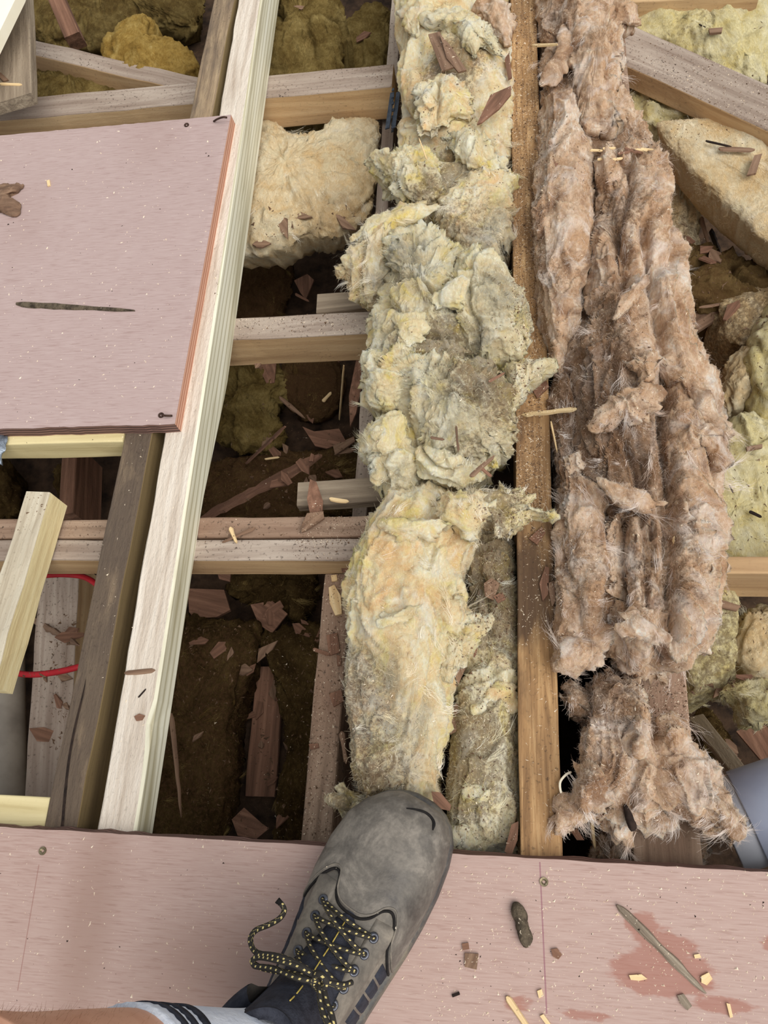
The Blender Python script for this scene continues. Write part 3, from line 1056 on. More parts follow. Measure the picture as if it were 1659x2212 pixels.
# turn so that the mesh's X runs along the joist
V = np.array(V); org = np.array([-0.44, 0.95, 0.0]); Vl = V - org
me = bpy.data.meshes.new('joist')
me.from_pydata([(v[1], -v[0], v[2]) for v in Vl], [], Fc)
me.materials.append(M_NEW_TOP); me.materials.append(M_NEW_SIDE)
me.polygons.foreach_set('material_index', mi); me.update()
o = bpy.data.objects.new('joist', me); o.location = org; o.rotation_euler = (0, 0, math.pi / 2); link(o)
new_joist = tag(o, 'pale new joist with a rough-sawn top and planed side', 'joist')

# lower members
beam('joist', (-0.2255, 0.337, -0.10), (-0.2255, -0.3, -0.10), 0.037, 0.36, M_PINK, 'low pinkish joist covered in chips at the foot of the peach wool roll', 'joist', seed=6, bev=0.004)
beam('joist', (-0.2145, 2.2, -0.16), (-0.2145, 0.372, -0.16), 0.022, 0.30, M_NOG_TOP, 'narrow grey low joist under the far noggin', 'joist', seed=7)
beam('joist', (0.158, -0.3, -0.045), (0.158, 2.2, -0.045), 0.068, 0.415, M_PINK, 'dusty joist buried under the brown wool', 'joist', seed=8)

# noggins
beam('noggin', (-0.180, 0.7225, -0.0735), (-0.75, 0.7225, -0.080), 0.040, 0.070, M_NOG_TOP, 'knotty cross noggin with a small nail in its face', 'noggin', seed=9, side=M_NOG)
nog2 = bpy.context.scene.objects['noggin']
beam('noggin', (-0.196, 1.251, -0.080), (-1.30, 1.262, -0.082), 0.056, 0.066, M_NOG_TOP, 'cross noggin with an end strap, furthest along the pale joist', 'noggin', seed=10, side=M_NOG)
beam('noggin', (-0.155, 0.352, -0.0455), (-0.95, 0.352, -0.052), 0.030, 0.058, M_NOG_TOP, 'board of the doubled cross noggin with a pale clean face', 'noggin', seed=11, side=M_NOG, bev=0.003)
beam('noggin', (-0.150, 0.3845, -0.048), (-0.95, 0.3845, -0.054), 0.029, 0.06, M_PINK, 'pinkish board of the doubled cross noggin', 'noggin', seed=12, bev=0.003)
beam('noggin', (0.19, 0.338, -0.065), (0.75, 0.338, -0.065), 0.022, 0.092, M_NOG, 'pale noggin butting against the widest brown wool roll', 'noggin', seed=13)
beam('noggin', (-0.513, 0.509, -0.0), (-1.1, 0.509, -0.0), 0.040, 0.045, M_PALE, 'fresh pale noggin under the edge of the upper plywood', 'noggin', seed=14)
beam('noggin', (-0.512, 0.013, -0.004), (-0.95, 0.010, -0.004), 0.050, 0.045, M_PALE, 'fresh pale noggin beside the lower plywood edge', 'noggin', seed=15)

# short weathered offcuts lying behind the noggins
a, b = P(684, 655, -0.086), P(850, 641, -0.086)
beam('board_offcut', a, b, 0.036, 0.02, M_GREY, 'grey board end behind the knotty noggin', 'board', seed=16)
a, b = P(642, 1066, -0.060), P(840, 1054, -0.060)
beam('board_offcut', a, b, 0.036, 0.02, M_GREY, 'grey board end behind the doubled noggin', 'board', seed=17)

# loose batten at the left
a = Vector(P(72, 1066, 0.0)); b = Vector(P(-75, 1480, 0.0))
a = Vector(P(82, 1062, 0.0)); b = Vector(P(-46, 1480, 0.004))
beam('loose_batten', a, b, 0.036, 0.046, M_BAT, 'short pale batten with cut end lying over the doubled noggin', 'batten', seed=18, side=M_BAT_SIDE, bev=0.0015)

# far left timber
a, b = P(40, 95, -0.13), P(450, 190, -0.14)
beam('diagonal_brace', a, b, 0.040, 0.075, M_NOG_TOP, 'diagonal brace rising behind the far noggin', 'brace', seed=19, side=M_NOG)
a, b = P(95, -60, -0.13), P(155, 75, -0.19)
beam('diagonal_brace', a, b, 0.035, 0.05, M_SHARD, 'short reddish brace stub behind the diagonal brace', 'brace', seed=20)
a, b = P(18, -120, 0.01), P(24, 214, 0.01)
beam('upright_board', a, b, 0.075, 0.022, M_GREY, 'grey dusty board leaning beside the cream sheet', 'board', seed=21)
shard('cream_sheet', [(-160, -60), (78, -60), (56, 4), (2, 116), (-60, 240), (-200, 240)], 0.055, M_WHITE, 'bright cream sheet corner on the grey dusty board', 'sheet', thick=0.02)

# right-hand diagonal timbers
a, b = P(1300, 72, -0.055), P(1760, 276, -0.055)
beam('diagonal_brace', a, b, 0.082, 0.036, M_NOG_TOP, 'wide diagonal brace sprinkled with sawdust beside the bright pale batt', 'brace', seed=22, side=M_NOG)
a, b = P(1340, -8, -0.06), P(1640, -22, -0.06)
beam('diagonal_brace', a, b, 0.03, 0.05, M_NOG, 'thin timber rail crossing behind the pale yellow batt', 'brace', seed=23)

# side rails in the void under the loose batten
a, b = P(128, 1225, -0.29), P(92, 1850, -0.29)
beam('low_joist', a, b, 0.070, 0.17, M_NOG_TOP, 'wide debris-covered ceiling joist below the red cable', 'joist', seed=24, side=M_NOG)
a, b = P(150, 960, -0.28), P(142, 1110, -0.28)
beam('timber_stub', a, b, 0.028, 0.10, M_SHARD, 'reddish timber stub standing in the dark void under the upper plywood', 'timber', seed=25)

# galvanised strap on the end of the far noggin: perforated strip
s0 = P(848, 200, -0.072)
strap = tag(empty('metal_strap', s0), 'dark perforated metal strap on the end of the far noggin', 'strap')
for k in range(2):
    V, Fc, mi = box_mesh(0.085, 0.008, 0.0016, 0.0004, 3, 0)
    R_ = np.array([[0.05, 1, 0], [-0.96, 0.05, -0.28], [-0.28, 0, 0.96]])
    mesh_obj('strip', V @ R_ + s0 + np.array([0.0105 * k - 0.004, -0.034, -0.006]), Fc, M_STRAP, strap)
for k in range(7):
    V, Fc, mi = box_mesh(0.006, 0.0045, 0.0016, 0.0004, 1, 0)
    mesh_obj('bridge', V @ R_ + s0 + np.array([0.001, -0.034, -0.006]) + np.array([0, -0.96, -0.28]) * (k - 3) * 0.0125 , Fc, M_STRAP, strap)

# nails in the noggin faces
tv, tf = tube_data(np.array([P(731, 728, -0.096) + np.array([0, -0.014, 0.0]), P(731, 728, -0.096) + np.array([0.001, -0.02, 0.002]), P(732, 750, -0.108) + np.array([0.0, -0.012, 0])]), 0.0018, 6)

# red cable
pts = [P(-90, 1215, -0.17), P(0, 1232, -0.165), P(70, 1243, -0.16), P(140, 1241, -0.155), P(190, 1250, -0.15), P(235, 1290, -0.15), P(262, 1350, -0.155), P(225, 1415, -0.16), P(165, 1442, -0.155), P(80, 1457, -0.155), P(20, 1450, -0.16), P(-60, 1420, -0.17)]
tv, tf = tube_data(spline(pts, 70), 0.0044, 10)
tag(mesh_obj('electric_cable', tv, tf, M_CABLE, None, True), 'red cable looping through the void under the dark joist', 'cable')


def pipe(name, a, b, r, wall, mat, label, collar=None, cmat=None):
    a, b = np.array(a), np.array(b)
    d = (b - a) / np.linalg.norm(b - a)
    u = np.cross(d, [0, 0, 1.0]); u /= np.linalg.norm(u)
    v = np.cross(d, u)
    n = 40
    root = tag(empty(name, tuple((a + b) / 2)), label, 'pipe')

    def sleeve(nm, p, q, ro, ri, m):
        V, Fc = [], []
        prof = [(p, ri), (p, ro - 0.001), (p + d * 0.001, ro), (q, ro), (q, ri)]
        for (c, rr) in prof:
            for k in range(n):
                t = 2 * math.pi * k / n
                V.append(c + rr * (math.cos(t) * u + math.sin(t) * v))
        for s in range(5):
            for k in range(n):
                s2 = (s + 1) % 5
                Fc.append((s * n + k, s * n + (k + 1) % n, s2 * n + (k + 1) % n, s2 * n + k))
        return mesh_obj(nm, np.array(V), Fc, m, root, True)
    sleeve('tube', a, b, r, r - wall, mat)
    if collar:
        sleeve('collar', a + d * collar[0], a + d * collar[1], r + 0.004, r - wall, cmat or mat)
    return root


pipe('waste_pipe', P(1566, 1786, -0.075), P(1800, 1712, -0.05), 0.047, 0.003, M_PVC, 'grey plastic waste pipe beside the brown wool fan', (0.024, 0.14), M_PVC_B)
pipe('old_pipe', P(10, 1310, -0.40), P(12, 1880, -0.40), 0.033, 0.003, M_PIPE_OLD, 'dull grey pipe lying low in the void under the loose batten')

# scrap of foil on the edge
chunk('foil_scrap', [(-30, 940), (14, 944), (10, 975), (2, 1000), (-30, 1010)], M_FOIL, None, seed=5, z=0.004, h=0.006, under=0.003, amp=0.004, step=0.004, nr=14)
tag(bpy.data.objects['foil_scrap'], 'crumpled silver foil scrap at the upper plywood corner', 'foil')

# drying crack along the near end of the dark joist
V, Fc = [], []
cp = [P(a_, b_, 0.0) for a_, b_ in ((186, 1468), (180, 1500), (163, 1570), (150, 1640), (141, 1720), (134, 1795), (120, 1880))]
cw = [.0002, .0010, .0014, .0016, .0018, .0016, .0014]
for c_, w_ in zip(spline(cp, 24), np.interp(np.linspace(0, 6, 24), range(7), cw)):
    V += [c_ + np.array([-w_, 0, .0009]), c_ + np.array([0, 0, .0012]), c_ + np.array([w_, 0, .0009])]
for i in range(23):
    for k in range(2):
        Fc.append((i * 3 + k, i * 3 + k + 1, i * 3 + 4 + k, i * 3 + 3 + k))
V = np.array(V)
me = bpy.data.meshes.new('crack')
mi_ = old_joist.matrix_world.inverted()
me.from_pydata([tuple(mi_ @ Vector(v)) for v in V], [], Fc)
me.materials.append(M_DARK)
o = bpy.data.objects.new('crack', me)
link(o, old_joist)

tv, tf = tube_data(spline([P(1233, 1668, 0.0), P(1222, 1674, .006), P(1210, 1690, .008), P(1212, 1712, .006), P(1222, 1732, 0.0)], 16), .0013, 7)
tag(mesh_obj('string_end', tv, tf, M_WHITE, None, True), 'curled white string end beside the brown joist', 'string')

# ================================================================== glass wool on top
def wool_thing(name, label, loc, group=None):
    return tag(empty(name, loc), label, 'insulation', group)


# ---- yellow bay, from far to near
t = wool_thing('insulation_roll', 'yellow wool roll with brown paper scraps, furthest along the bay', P(985, 180, -0.05))
a = roll('batt', [(-130, 872, 1092, -0.02, 0.045), (0, 862, 1098, -0.02, 0.05), (100, 866, 1103, -0.02, 0.05), (200, 862, 1105, -0.02, 0.05), (290, 862, 1105, -0.02, 0.048), (375, 868, 1102, -0.02, 0.04)], W_PEACH, t, 21, amp=0.011,
         spots=[(890, 60, 0.01, 0.03, .5), (880, 230, 0.01, 0.035, .6), (940, 320, 0.02, 0.03, .5), (1000, 180, .03, .03, .4)], dirt=[(980, 130, 0.03, 0.05, 1), (960, 190, 0.03, 0.04, 1), (1000, 350, .03, .05, .9), (1060, 60, .02, .03, 1)], drop=0.10)
b = chunk('torn_flap', [(915, 45), (960, 28), (1010, 28), (1060, 62), (1088, 118), (1070, 122), (1045, 105), (1030, 130), (1005, 105), (985, 70)], W_YEL, t, 22, z=0.036, h=0.018, under=0.006, n=1.3, nr=30, step=0.003, rag=0.008, amp=0.008)
c = chunk('torn_flap', [(888, 205), (930, 185), (975, 178), (1015, 205), (1018, 245), (985, 270), (940, 300), (905, 290), (900, 245)], W_PEACH, t, 23, z=0.035, h=0.028, under=0.012, n=1.3, nr=30, step=0.003, rag=0.008, amp=0.012)
d = chunk('torn_flap', [(955, 300), (1000, 290), (1045, 305), (1085, 330), (1095, 360), (1070, 385), (1010, 375), (975, 345)], W_YEL, t, 24, z=0.025, h=0.03, under=0.01, n=1.3, nr=30, step=0.003, rag=0.008, amp=0.012)
e = chunk('torn_flap', [(1030, 15), (1075, 8), (1102, 40), (1100, 95), (1075, 80), (1050, 50)], W_BRN, t, 25, z=0.02, h=0.02, under=0.02, n=1.3, nr=30, step=0.003, rag=0.008, amp=0.008)
e2 = chunk('torn_flap', [(868, 0), (905, -20), (985, -10), (1000, 20), (940, 40), (900, 80), (872, 60)], W_PEACH, t, 26, z=0.022, h=0.03, under=0.01, n=1.3, nr=30, step=0.003, rag=0.008, amp=0.010)
fibres(t, [x.name for x in (a, b, c, d, e2)], 9000, F_PEACH, flow=(1, .4, 0))

t = wool_thing('insulation_chunk', 'small frayed yellow chunk with a pointed tip', P(890, 400, 0))
a = chunk('tuft', [(798, 358), (838, 362), (875, 342), (930, 352), (958, 385), (958, 440), (905, 448), (855, 432), (842, 402)], W_YEL, t, 31, z=0.01, h=0.045, under=0.05, amp=0.014, dirt=[(930, 420, .03, .03, .8)], spots=[(930, 400, .03, .03, .4)])
b = chunk('tuft', [(940, 395), (985, 372), (1060, 380), (1105, 392), (1098, 420), (1020, 415), (960, 440)], W_YEL, t, 32, z=0.0, h=0.035, under=0.03, amp=0.010, dirt=[(990, 390, .02, .04, 1)])
fibres(t, [a.name, b.name], 2600, F_YEL, flow=(1, 0, 0))

t = wool_thing('insulation_chunk', 'shaggy hanging wool strip draped down into the void', P(810, 560, -0.02))
a = chunk('strip', [(948, 442), (905, 452), (850, 455), (815, 480), (785, 520), (762, 560), (724, 588), (740, 615), (760, 640), (800, 658), (838, 640), (862, 590), (862, 535), (900, 490)], W_PEACH, t, 33, z=-0.005, h=0.045, under=0.05, amp=0.012, aniso=(1.3, .6, 1), spots=[(800, 560, .02, .03, .5), (810, 620, .01, .02, .9), (770, 590, .01, .02, .5)], centre=(835, 545))
b = chunk('torn_flap', [(760, 520), (800, 470), (870, 452), (950, 445), (915, 470), (860, 492), (815, 520)], W_YEL, t, 34, z=0.028, h=0.012, under=0.005, n=1.3, nr=30, step=0.003, rag=0.008, amp=0.006)
fibres(t, [a.name, b.name], 5000, F_PEACH, flow=(-.5, -1, 0), ln=(0.012, 0.034))

t = wool_thing('insulation_chunk', 'grey-tipped block of cream wool against the brown joist', P(1030, 480, -0.02))
a = chunk('block', [(938, 480), (962, 445), (1005, 408), (1050, 392), (1095, 400), (1106, 440), (1104, 520), (1096, 590), (1040, 580), (985, 560)], W_PEACH, t, 35, z=-0.01, h=0.05, under=0.06, amp=0.009, n=4, spots=[(1050, 530, .02, .045, 1), (1085, 480, .02, .03, .8), (1000, 520, .02, .03, .7)], dirt=[(1000, 490, .02, .05, .5)])
fibres(t, [a.name], 2200, F_PEACH, flow=(-.3, -1, 0))

t = wool_thing('insulation_chunk', 'largest crumpled yellow wool lump with soot-grey crown', P(960, 700, -0.01))
a = chunk('lump', [(842, 548), (882, 516), (940, 512), (985, 537), (1010, 560), (1010, 640), (1000, 720), (1040, 800), (990, 840), (900, 862), (840, 850), (812, 795), (814, 735), (834, 665), (838, 600)], W_YEL, t, 241, z=0.0, h=0.070, under=0.08, amp=0.018, n=3,
          spots=[(870, 550, .06, .04, 1), (885, 590, .07, .035, .7), (900, 640, .06, .04, .4), (870, 700, .06, .05, .35), (830, 760, .03, .03, .4)], dirt=[(960, 740, .06, .04, 1), (900, 760, .05, .04, .8), (985, 670, .05, .02, .7)], centre=(915, 690))
b = chunk('lump', [(985, 560), (1040, 562), (1085, 598), (1122, 650), (1134, 705), (1126, 770), (1085, 795), (1030, 790), (990, 760), (975, 700), (965, 630)], W_YEL, t, 42, z=0.025, h=0.058, under=0.05, amp=0.013, n=2.8, spots=[(1080, 640, .07, .04, .8), (1030, 740, .06, .025, 1), (1060, 690, .06, .03, .6), (1100, 680, .05, .02, .4)])
c = chunk('torn_flap', [(925, 650), (950, 615), (990, 590), (1030, 590), (1040, 625), (1010, 660), (965, 668)], W_YEL, t, 43, z=0.075, h=0.02, under=0.01, n=1.3, nr=30, step=0.003, rag=0.008, amp=0.008)
d = chunk('torn_flap', [(860, 690), (905, 680), (920, 715), (910, 740), (870, 740)], W_YEL, t, 44, z=0.068, h=0.012, under=0.006, n=1.3, nr=30, step=0.003, rag=0.008, amp=0.006)
fibres(t, [x.name for x in (a, b, c, d)], 7000, F_YEL, ln=(0.006, 0.02))

t = wool_thing('insulation_chunk', 'broad torn yellow lump with a spike lying over the brown joist', P(960, 920, -0.01))
a = chunk('lump', [(792, 792), (850, 782), (920, 796), (985, 815), (1060, 830), (1108, 870), (1112, 930), (1090, 990), (1052, 1030), (985, 1050), (925, 1030), (890, 960), (850, 895), (805, 862)], W_YEL, t, 45, z=0.008, h=0.066, under=0.08, amp=0.018, n=3, centre=(965, 900),
          spots=[(960, 850, .06, .035, .8), (1000, 920, .07, .05, .6), (900, 850, .06, .03, .4), (1040, 880, .05, .04, .5), (945, 940, .06, .03, .4)], dirt=[(1050, 830, .05, .05, 1), (1080, 880, .04, .04, .7), (1020, 1000, .03, .04, .5)])
b = chunk('spike', [(1095, 800), (1128, 790), (1158, 786), (1197, 789), (1168, 812), (1140, 838), (1128, 862), (1112, 885), (1098, 850)], W_YEL, t, 46, z=0.022, h=0.022, under=0.014, amp=0.008)
c = chunk('tuft', [(788, 786), (800, 775), (850, 790), (905, 800), (890, 850), (850, 885), (810, 860), (795, 825)], W_YEL, t, 47, z=0.04, h=0.03, under=0.03, amp=0.012)
d = chunk('tuft', [(905, 975), (960, 990), (1020, 1000), (1040, 1030), (1000, 1055), (960, 1045), (920, 1030)], W_YEL, t, 48, z=0.035, h=0.025, under=0.03, amp=0.010)
fibres(t, [x.name for x in (a, b, c, d)], 8000, F_YEL, ln=(0.006, 0.022))

t = wool_thing('insulation_chunk', 'rounded yellow tuft tucked below the broad torn lump', P(850, 990, -0.02))
a = chunk('tuft', [(835, 912), (872, 905), (905, 925), (915, 975), (912, 1030), (890, 1062), (850, 1066), (826, 1052), (812, 1018), (784, 990), (798, 952)], W_YEL, t, 49, z=0.01, h=0.05, under=0.07, amp=0.013, spots=[(880, 1040, .03, .02, .5)])
fibres(t, [a.name], 2200, F_YEL)

t = wool_thing('insulation_roll', 'long peach-yellow wool roll running under the boot toe', P(880, 1420, -0.03))
a = roll('batt', [(1055, 845, 1030, -0.005, 0.05), (1110, 812, 1050, 0.0, 0.055), (1160, 790, 1032, 0.0, 0.055), (1220, 762, 1000, 0.0, 0.058), (1300, 748, 998, 0.0, 0.06), (1400, 748, 988, 0.0, 0.06), (1480, 752, 968, 0.0, 0.058), (1560, 756, 957, -0.005, 0.056), (1650, 756, 950, -0.01, 0.055), (1740, 768, 945, -0.02, 0.04), (1795, 785, 940, -0.03, 0.03)], W_PEACH, t, 151, amp=0.012, n=2.8, drop=0.09,
         spots=[(790, 1500, .03, .045, 1), (810, 1560, .04, .05, 1), (800, 1640, .03, .05, .9), (770, 1600, .01, .04, .8), (840, 1480, .05, .02, .5)], dirt=[(770, 1480, .02, .04, .7), (780, 1650, .02, .06, .7)],
         grooves=[([(960, 1420, .04), (955, 1560, .04)], .006, .01)])
b = chunk('torn_flap', [(815, 1135), (840, 1120), (880, 1128), (930, 1135), (985, 1120), (960, 1150), (905, 1165), (850, 1160)], W_PEACH, t, 52, z=0.06, h=0.014, under=0.008, n=1.3, nr=30, step=0.003, rag=0.008, amp=0.009)
c = chunk('torn_flap', [(1000, 1085), (1045, 1060), (1100, 1068), (1140, 1075), (1165, 1072), (1158, 1095), (1205, 1118), (1160, 1118), (1125, 1150), (1075, 1155), (1030, 1140)], W_YEL, t, 53, z=0.034, h=0.02, under=0.02, n=1.3, nr=30, step=0.003, rag=0.008, amp=0.010, dirt=[(1060, 1100, .04, .04, .9)])
c2 = chunk('torn_flap', [(960, 1065), (1020, 1062), (1060, 1090), (1045, 1140), (1000, 1165), (955, 1130), (940, 1090)], W_PEACH, t, 54, z=0.052, h=0.024, under=0.02, n=1.3, nr=30, step=0.003, rag=0.008, amp=0.011)
d = chunk('torn_flap', [(955, 1375), (1000, 1350), (1045, 1338), (1052, 1355), (1025, 1395), (1000, 1440), (972, 1480), (952, 1460)], W_YEL, t, 55, z=0.02, h=0.02, under=0.02, n=1.3, nr=30, step=0.003, rag=0.008, amp=0.009)
d2 = chunk('torn_flap', [(935, 1330), (990, 1290), (1020, 1310), (1025, 1340), (985, 1365), (945, 1400)], W_PEACH, t, 57, z=0.03, h=0.02, under=0.02, n=1.3, nr=30, step=0.003, rag=0.008, amp=0.009)
e = chunk('tuft', [(708, 1728), (740, 1705), (790, 1712), (830, 1740), (800, 1780), (745, 1785), (728, 1760)], W_YEL, t, 56, z=-0.025, h=0.02, under=0.03, amp=0.010, dirt=[(760, 1740, -.01, .04, .8)])
f_ = chunk('torn_flap', [(800, 1345), (850, 1325), (905, 1310), (900, 1330), (860, 1350), (820, 1365)], W_YEL, t, 58, z=0.06, h=0.010, under=0.008, n=1.3, nr=30, step=0.003, rag=0.008, amp=0.005)
fibres(t, [x.name for x in (a, b, c, c2, d, d2, e, f_)], 19000, F_PEACH, ln=(0.008, 0.03), flow=(.5, 1, 0))

t = wool_thing('insulation_roll', 'dirty low yellow strip squeezed between peach roll and brown joist', P(1060, 1560, -0.08))
a = roll('batt', [(1135, 1045, 1112, -0.05, 0.03), (1200, 1022, 1113, -0.055, 0.035), (1300, 1015, 1114, -0.055, 0.035), (1400, 1018, 1116, -0.055, 0.04), (1480, 1000, 1118, -0.055, 0.042), (1600, 985, 1121, -0.055, 0.042), (1720, 975, 1124, -0.055, 0.042), (1835, 980, 1126, -0.055, 0.04)], W_YEL, t, 61, amp=0.011, drop=0.08, spots=[(1060, 1240, -.02, .05, .7), (1070, 1320, -.02, .05, .5), (1100, 1560, -.02, .03, .4), (1100, 1660, -.02, .03, .4)], dirt=[(1070, 1200, -.02, .09, 1), (1080, 1300, -.02, .07, 1), (1000, 1600, -.02, .06, .9), (1000, 1700, -.02, .05, .9), (1060, 1720, -.02, .08, .4)])
b = chunk('torn_flap', [(1000, 1520), (1040, 1490), (1100, 1480), (1115, 1520), (1090, 1560), (1030, 1575)], W_PEACH, t, 62, z=-0.018, h=0.015, under=0.01, n=1.3, nr=30, step=0.003, rag=0.008, amp=0.008)
c = chunk('torn_flap', [(1000, 1700), (1040, 1690), (1080, 1710), (1060, 1740), (1010, 1745)], W_YEL, t, 63, z=-0.018, h=0.012, under=0.01, n=1.3, nr=30, step=0.003, rag=0.008, amp=0.007)
d = chunk('tuft', [(972, 1790), (1010, 1775), (1030, 1810), (1015, 1840), (985, 1838)], W_YEL, t, 64, z=-0.03, h=0.016, under=0.01, amp=0.007)
fibres(t, [x.name for x in (a, b, c, d)], 8500, F_YEL, ln=(0.008, 0.028), flow=(1, .6, 0))

# ---- brown bay
t = wool_thing('insulation_roll', 'pale brown wool hump, furthest along the brown bay', P(1260, 180, -0.03))
a = roll('batt', [(-130, 1166, 1330, -0.01, 0.06), (0, 1166, 1338, -0.01, 0.06), (60, 1166, 1348, -0.01, 0.065), (140, 1167, 1340, -0.01, 0.06), (210, 1168, 1345, -0.01, 0.05), (265, 1168, 1385, -0.01, 0.045), (330, 1170, 1418, -0.01, 0.04), (380, 1175, 1415, -0.01, 0.03)], W_BRN, t, 71, amp=0.012, drop=0.035, dirt=[(1300, 310, .02, .06, 1), (1210, 160, .02, .04, .8), (1200, 40, .03, .05, .6)], spots=[(1200, 150, .03, .05, .7), (1190, 60, .03, .04, .6)],
         grooves=[([(1195, 20, .04), (1225, 140, .04), (1215, 220, .04)], .014, .016)])
b = chunk('torn_flap', [(1165, 175), (1195, 120), (1215, 55), (1240, 75), (1258, 100), (1235, 140), (1195, 185)], W_BRN, t, 72, z=0.034, h=0.007, under=0.004, n=1.3, nr=30, step=0.003, rag=0.006, amp=0.004)
c = chunk('tuft', [(1320, 20), (1345, 8), (1375, 35), (1378, 55), (1350, 60), (1325, 55)], W_BRN, t, 73, z=0.03, h=0.02, under=0.02, amp=0.008)
d = chunk('torn_flap', [(1245, 10), (1300, -20), (1335, 25), (1342, 100), (1340, 180), (1320, 270), (1270, 280), (1245, 180)], W_BRN, t, 74, z=0.036, h=0.018, under=0.02, n=1.3, nr=30, step=0.003, rag=0.008, amp=0.012, aniso=(1, .5, 1))
fibres(t, [x.name for x in (a, b, c, d)], 9000, F_BRN, flow=(.3, -1, 0))

t = wool_thing('insulation_roll', 'slender brown wool roll between the brown joist and a dirt-filled groove', P(1225, 500, -0.02))
a = roll('batt', [(225, 1185, 1262, 0.0, 0.045), (300, 1172, 1278, 0.0, 0.05), (400, 1165, 1290, 0.0, 0.055), (500, 1155, 1290, 0.0, 0.058), (600, 1160, 1280, 0.0, 0.055), (700, 1168, 1262, 0.0, 0.05), (790, 1185, 1235, 0.0, 0.035)], W_BRN, t, 75, amp=0.011, n=2.3, drop=0.045, dirt=[(1200, 600, .04, .03, .5)])
b = chunk('tuft', [(1150, 470), (1165, 440), (1185, 455), (1200, 490), (1180, 520), (1155, 505)], W_BRN, t, 76, z=0.034, h=0.016, under=0.02, amp=0.008)
c = chunk('tuft', [(1188, 720), (1200, 715), (1215, 760), (1205, 800), (1195, 770)], W_BRN, t, 77, z=0.02, h=0.012, under=0.015, amp=0.006)
fibres(t, [x.name for x in (a, b, c)], 8500, F_BRN, flow=(.2, -1, 0))

t = wool_thing('insulation_roll', 'widest brown wool roll with deep lengthwise folds', P(1400, 900, -0.02))
a = roll('batt', [(325, 1290, 1420, -0.005, 0.05), (400, 1288, 1428, -0.005, 0.062), (500, 1286, 1444, -0.005, 0.068), (600, 1278, 1474, -0.005, 0.07), (700, 1262, 1492, -0.005, 0.07), (800, 1252, 1514, -0.005, 0.072), (900, 1242, 1550, -0.005, 0.074), (1000, 1242, 1548, -0.005, 0.074), (1100, 1272, 1546, -0.005, 0.074), (1200, 1302, 1537, -0.005, 0.074), (1300, 1304, 1524, -0.005, 0.072), (1390, 1308, 1506, -0.005, 0.066), (1458, 1330, 1470, -0.005, 0.05)], W_BRN, t, 81, amp=0.015, n=3.2, drop=0.035, aniso=(1.1, .42, 1), nth=140, fold_amt=0.75,
         dirt=[(1290, 700, .04, .05, .8), (1270, 800, .05, .06, 1), (1290, 920, .05, .08, 1), (1300, 1000, .05, .08, 1), (1330, 450, .05, .05, .7), (1340, 900, .06, .06, .6), (1420, 1230, .05, .06, .6)], spots=[(1300, 960, .06, .08, .8), (1340, 860, .06, .05, .5), (1320, 650, .06, .05, .4), (1290, 780, .05, .05, .8)],
         grooves=[([(1310, 430, .05), (1350, 560, .06), (1345, 640, .06)], .009, .018), ([(1285, 380, .04), (1320, 420, .05), (1370, 340, .04)], .006, .011), ([(1440, 800, .06), (1432, 900, .06), (1440, 1060, .06), (1445, 1250, .06), (1440, 1400, .05)], .008, .032), ([(1390, 480, .06), (1400, 600, .06), (1430, 760, .06)], .007, .022), ([(1350, 1120, .05), (1355, 1250, .05), (1345, 1400, .05)], .009, .028), ([(1385, 1000, .06), (1390, 1150, .06), (1400, 1300, .06)], .006, .018)])
b = chunk('torn_flap', [(1275, 920), (1300, 885), (1345, 850), (1395, 838), (1420, 850), (1418, 890), (1380, 905), (1330, 912), (1290, 925)], W_BRN, t, 82, z=0.074, h=0.018, under=0.012, n=1.3, nr=30, step=0.003, rag=0.008, amp=0.009)
c = chunk('torn_flap', [(1440, 960), (1475, 935), (1540, 920), (1582, 938), (1560, 945), (1562, 1000), (1545, 990), (1520, 960), (1470, 970), (1445, 1010)], W_BRN, t, 83, z=0.05, h=0.018, under=0.014, n=1.3, nr=30, step=0.003, rag=0.008, amp=0.008)
d = chunk('torn_flap', [(1355, 775), (1390, 768), (1420, 762), (1412, 800), (1400, 830), (1370, 800), (1340, 790)], W_BRN, t, 84, z=0.078, h=0.014, under=0.012, n=1.3, nr=30, step=0.003, rag=0.008, amp=0.008)
e = chunk('torn_flap', [(1322, 695), (1345, 640), (1375, 612), (1405, 590), (1385, 640), (1345, 680)], W_BRN, t, 85, z=0.078, h=0.012, under=0.01, n=1.3, nr=30, step=0.003, rag=0.008, amp=0.006)
g = chunk('torn_flap', [(1415, 770), (1460, 790), (1500, 830), (1540, 890), (1565, 935), (1530, 915), (1480, 860), (1430, 810)], W_BRN, t, 86, z=0.055, h=0.018, under=0.012, n=1.3, nr=30, step=0.003, rag=0.008, amp=0.008)
g2 = chunk('torn_flap', [(1465, 1010), (1490, 1030), (1520, 1100), (1530, 1180), (1520, 1260), (1495, 1240), (1490, 1150), (1470, 1080)], W_BRN, t, 87, z=0.052, h=0.022, under=0.01, n=1.3, nr=30, step=0.003, rag=0.008, amp=0.010)
g3 = chunk('torn_flap', [(1335, 1330), (1365, 1320), (1400, 1345), (1450, 1380), (1450, 1390), (1390, 1380), (1345, 1365)], W_BRN, t, 88, z=0.064, h=0.010, under=0.01, n=1.3, nr=30, step=0.003, rag=0.008, amp=0.006)
g4 = chunk('torn_flap', [(1290, 1035), (1330, 1050), (1390, 1065), (1430, 1090), (1380, 1100), (1330, 1085)], W_BRN, t, 89, z=0.072, h=0.010, under=0.01, n=1.3, nr=30, step=0.003, rag=0.008, amp=0.006)
fibres(t, [x.name for x in (a, b, c, d, e, g, g2, g3, g4)], 26000, F_BRN, ln=(0.008, 0.03), flow=(.3, -1, 0))

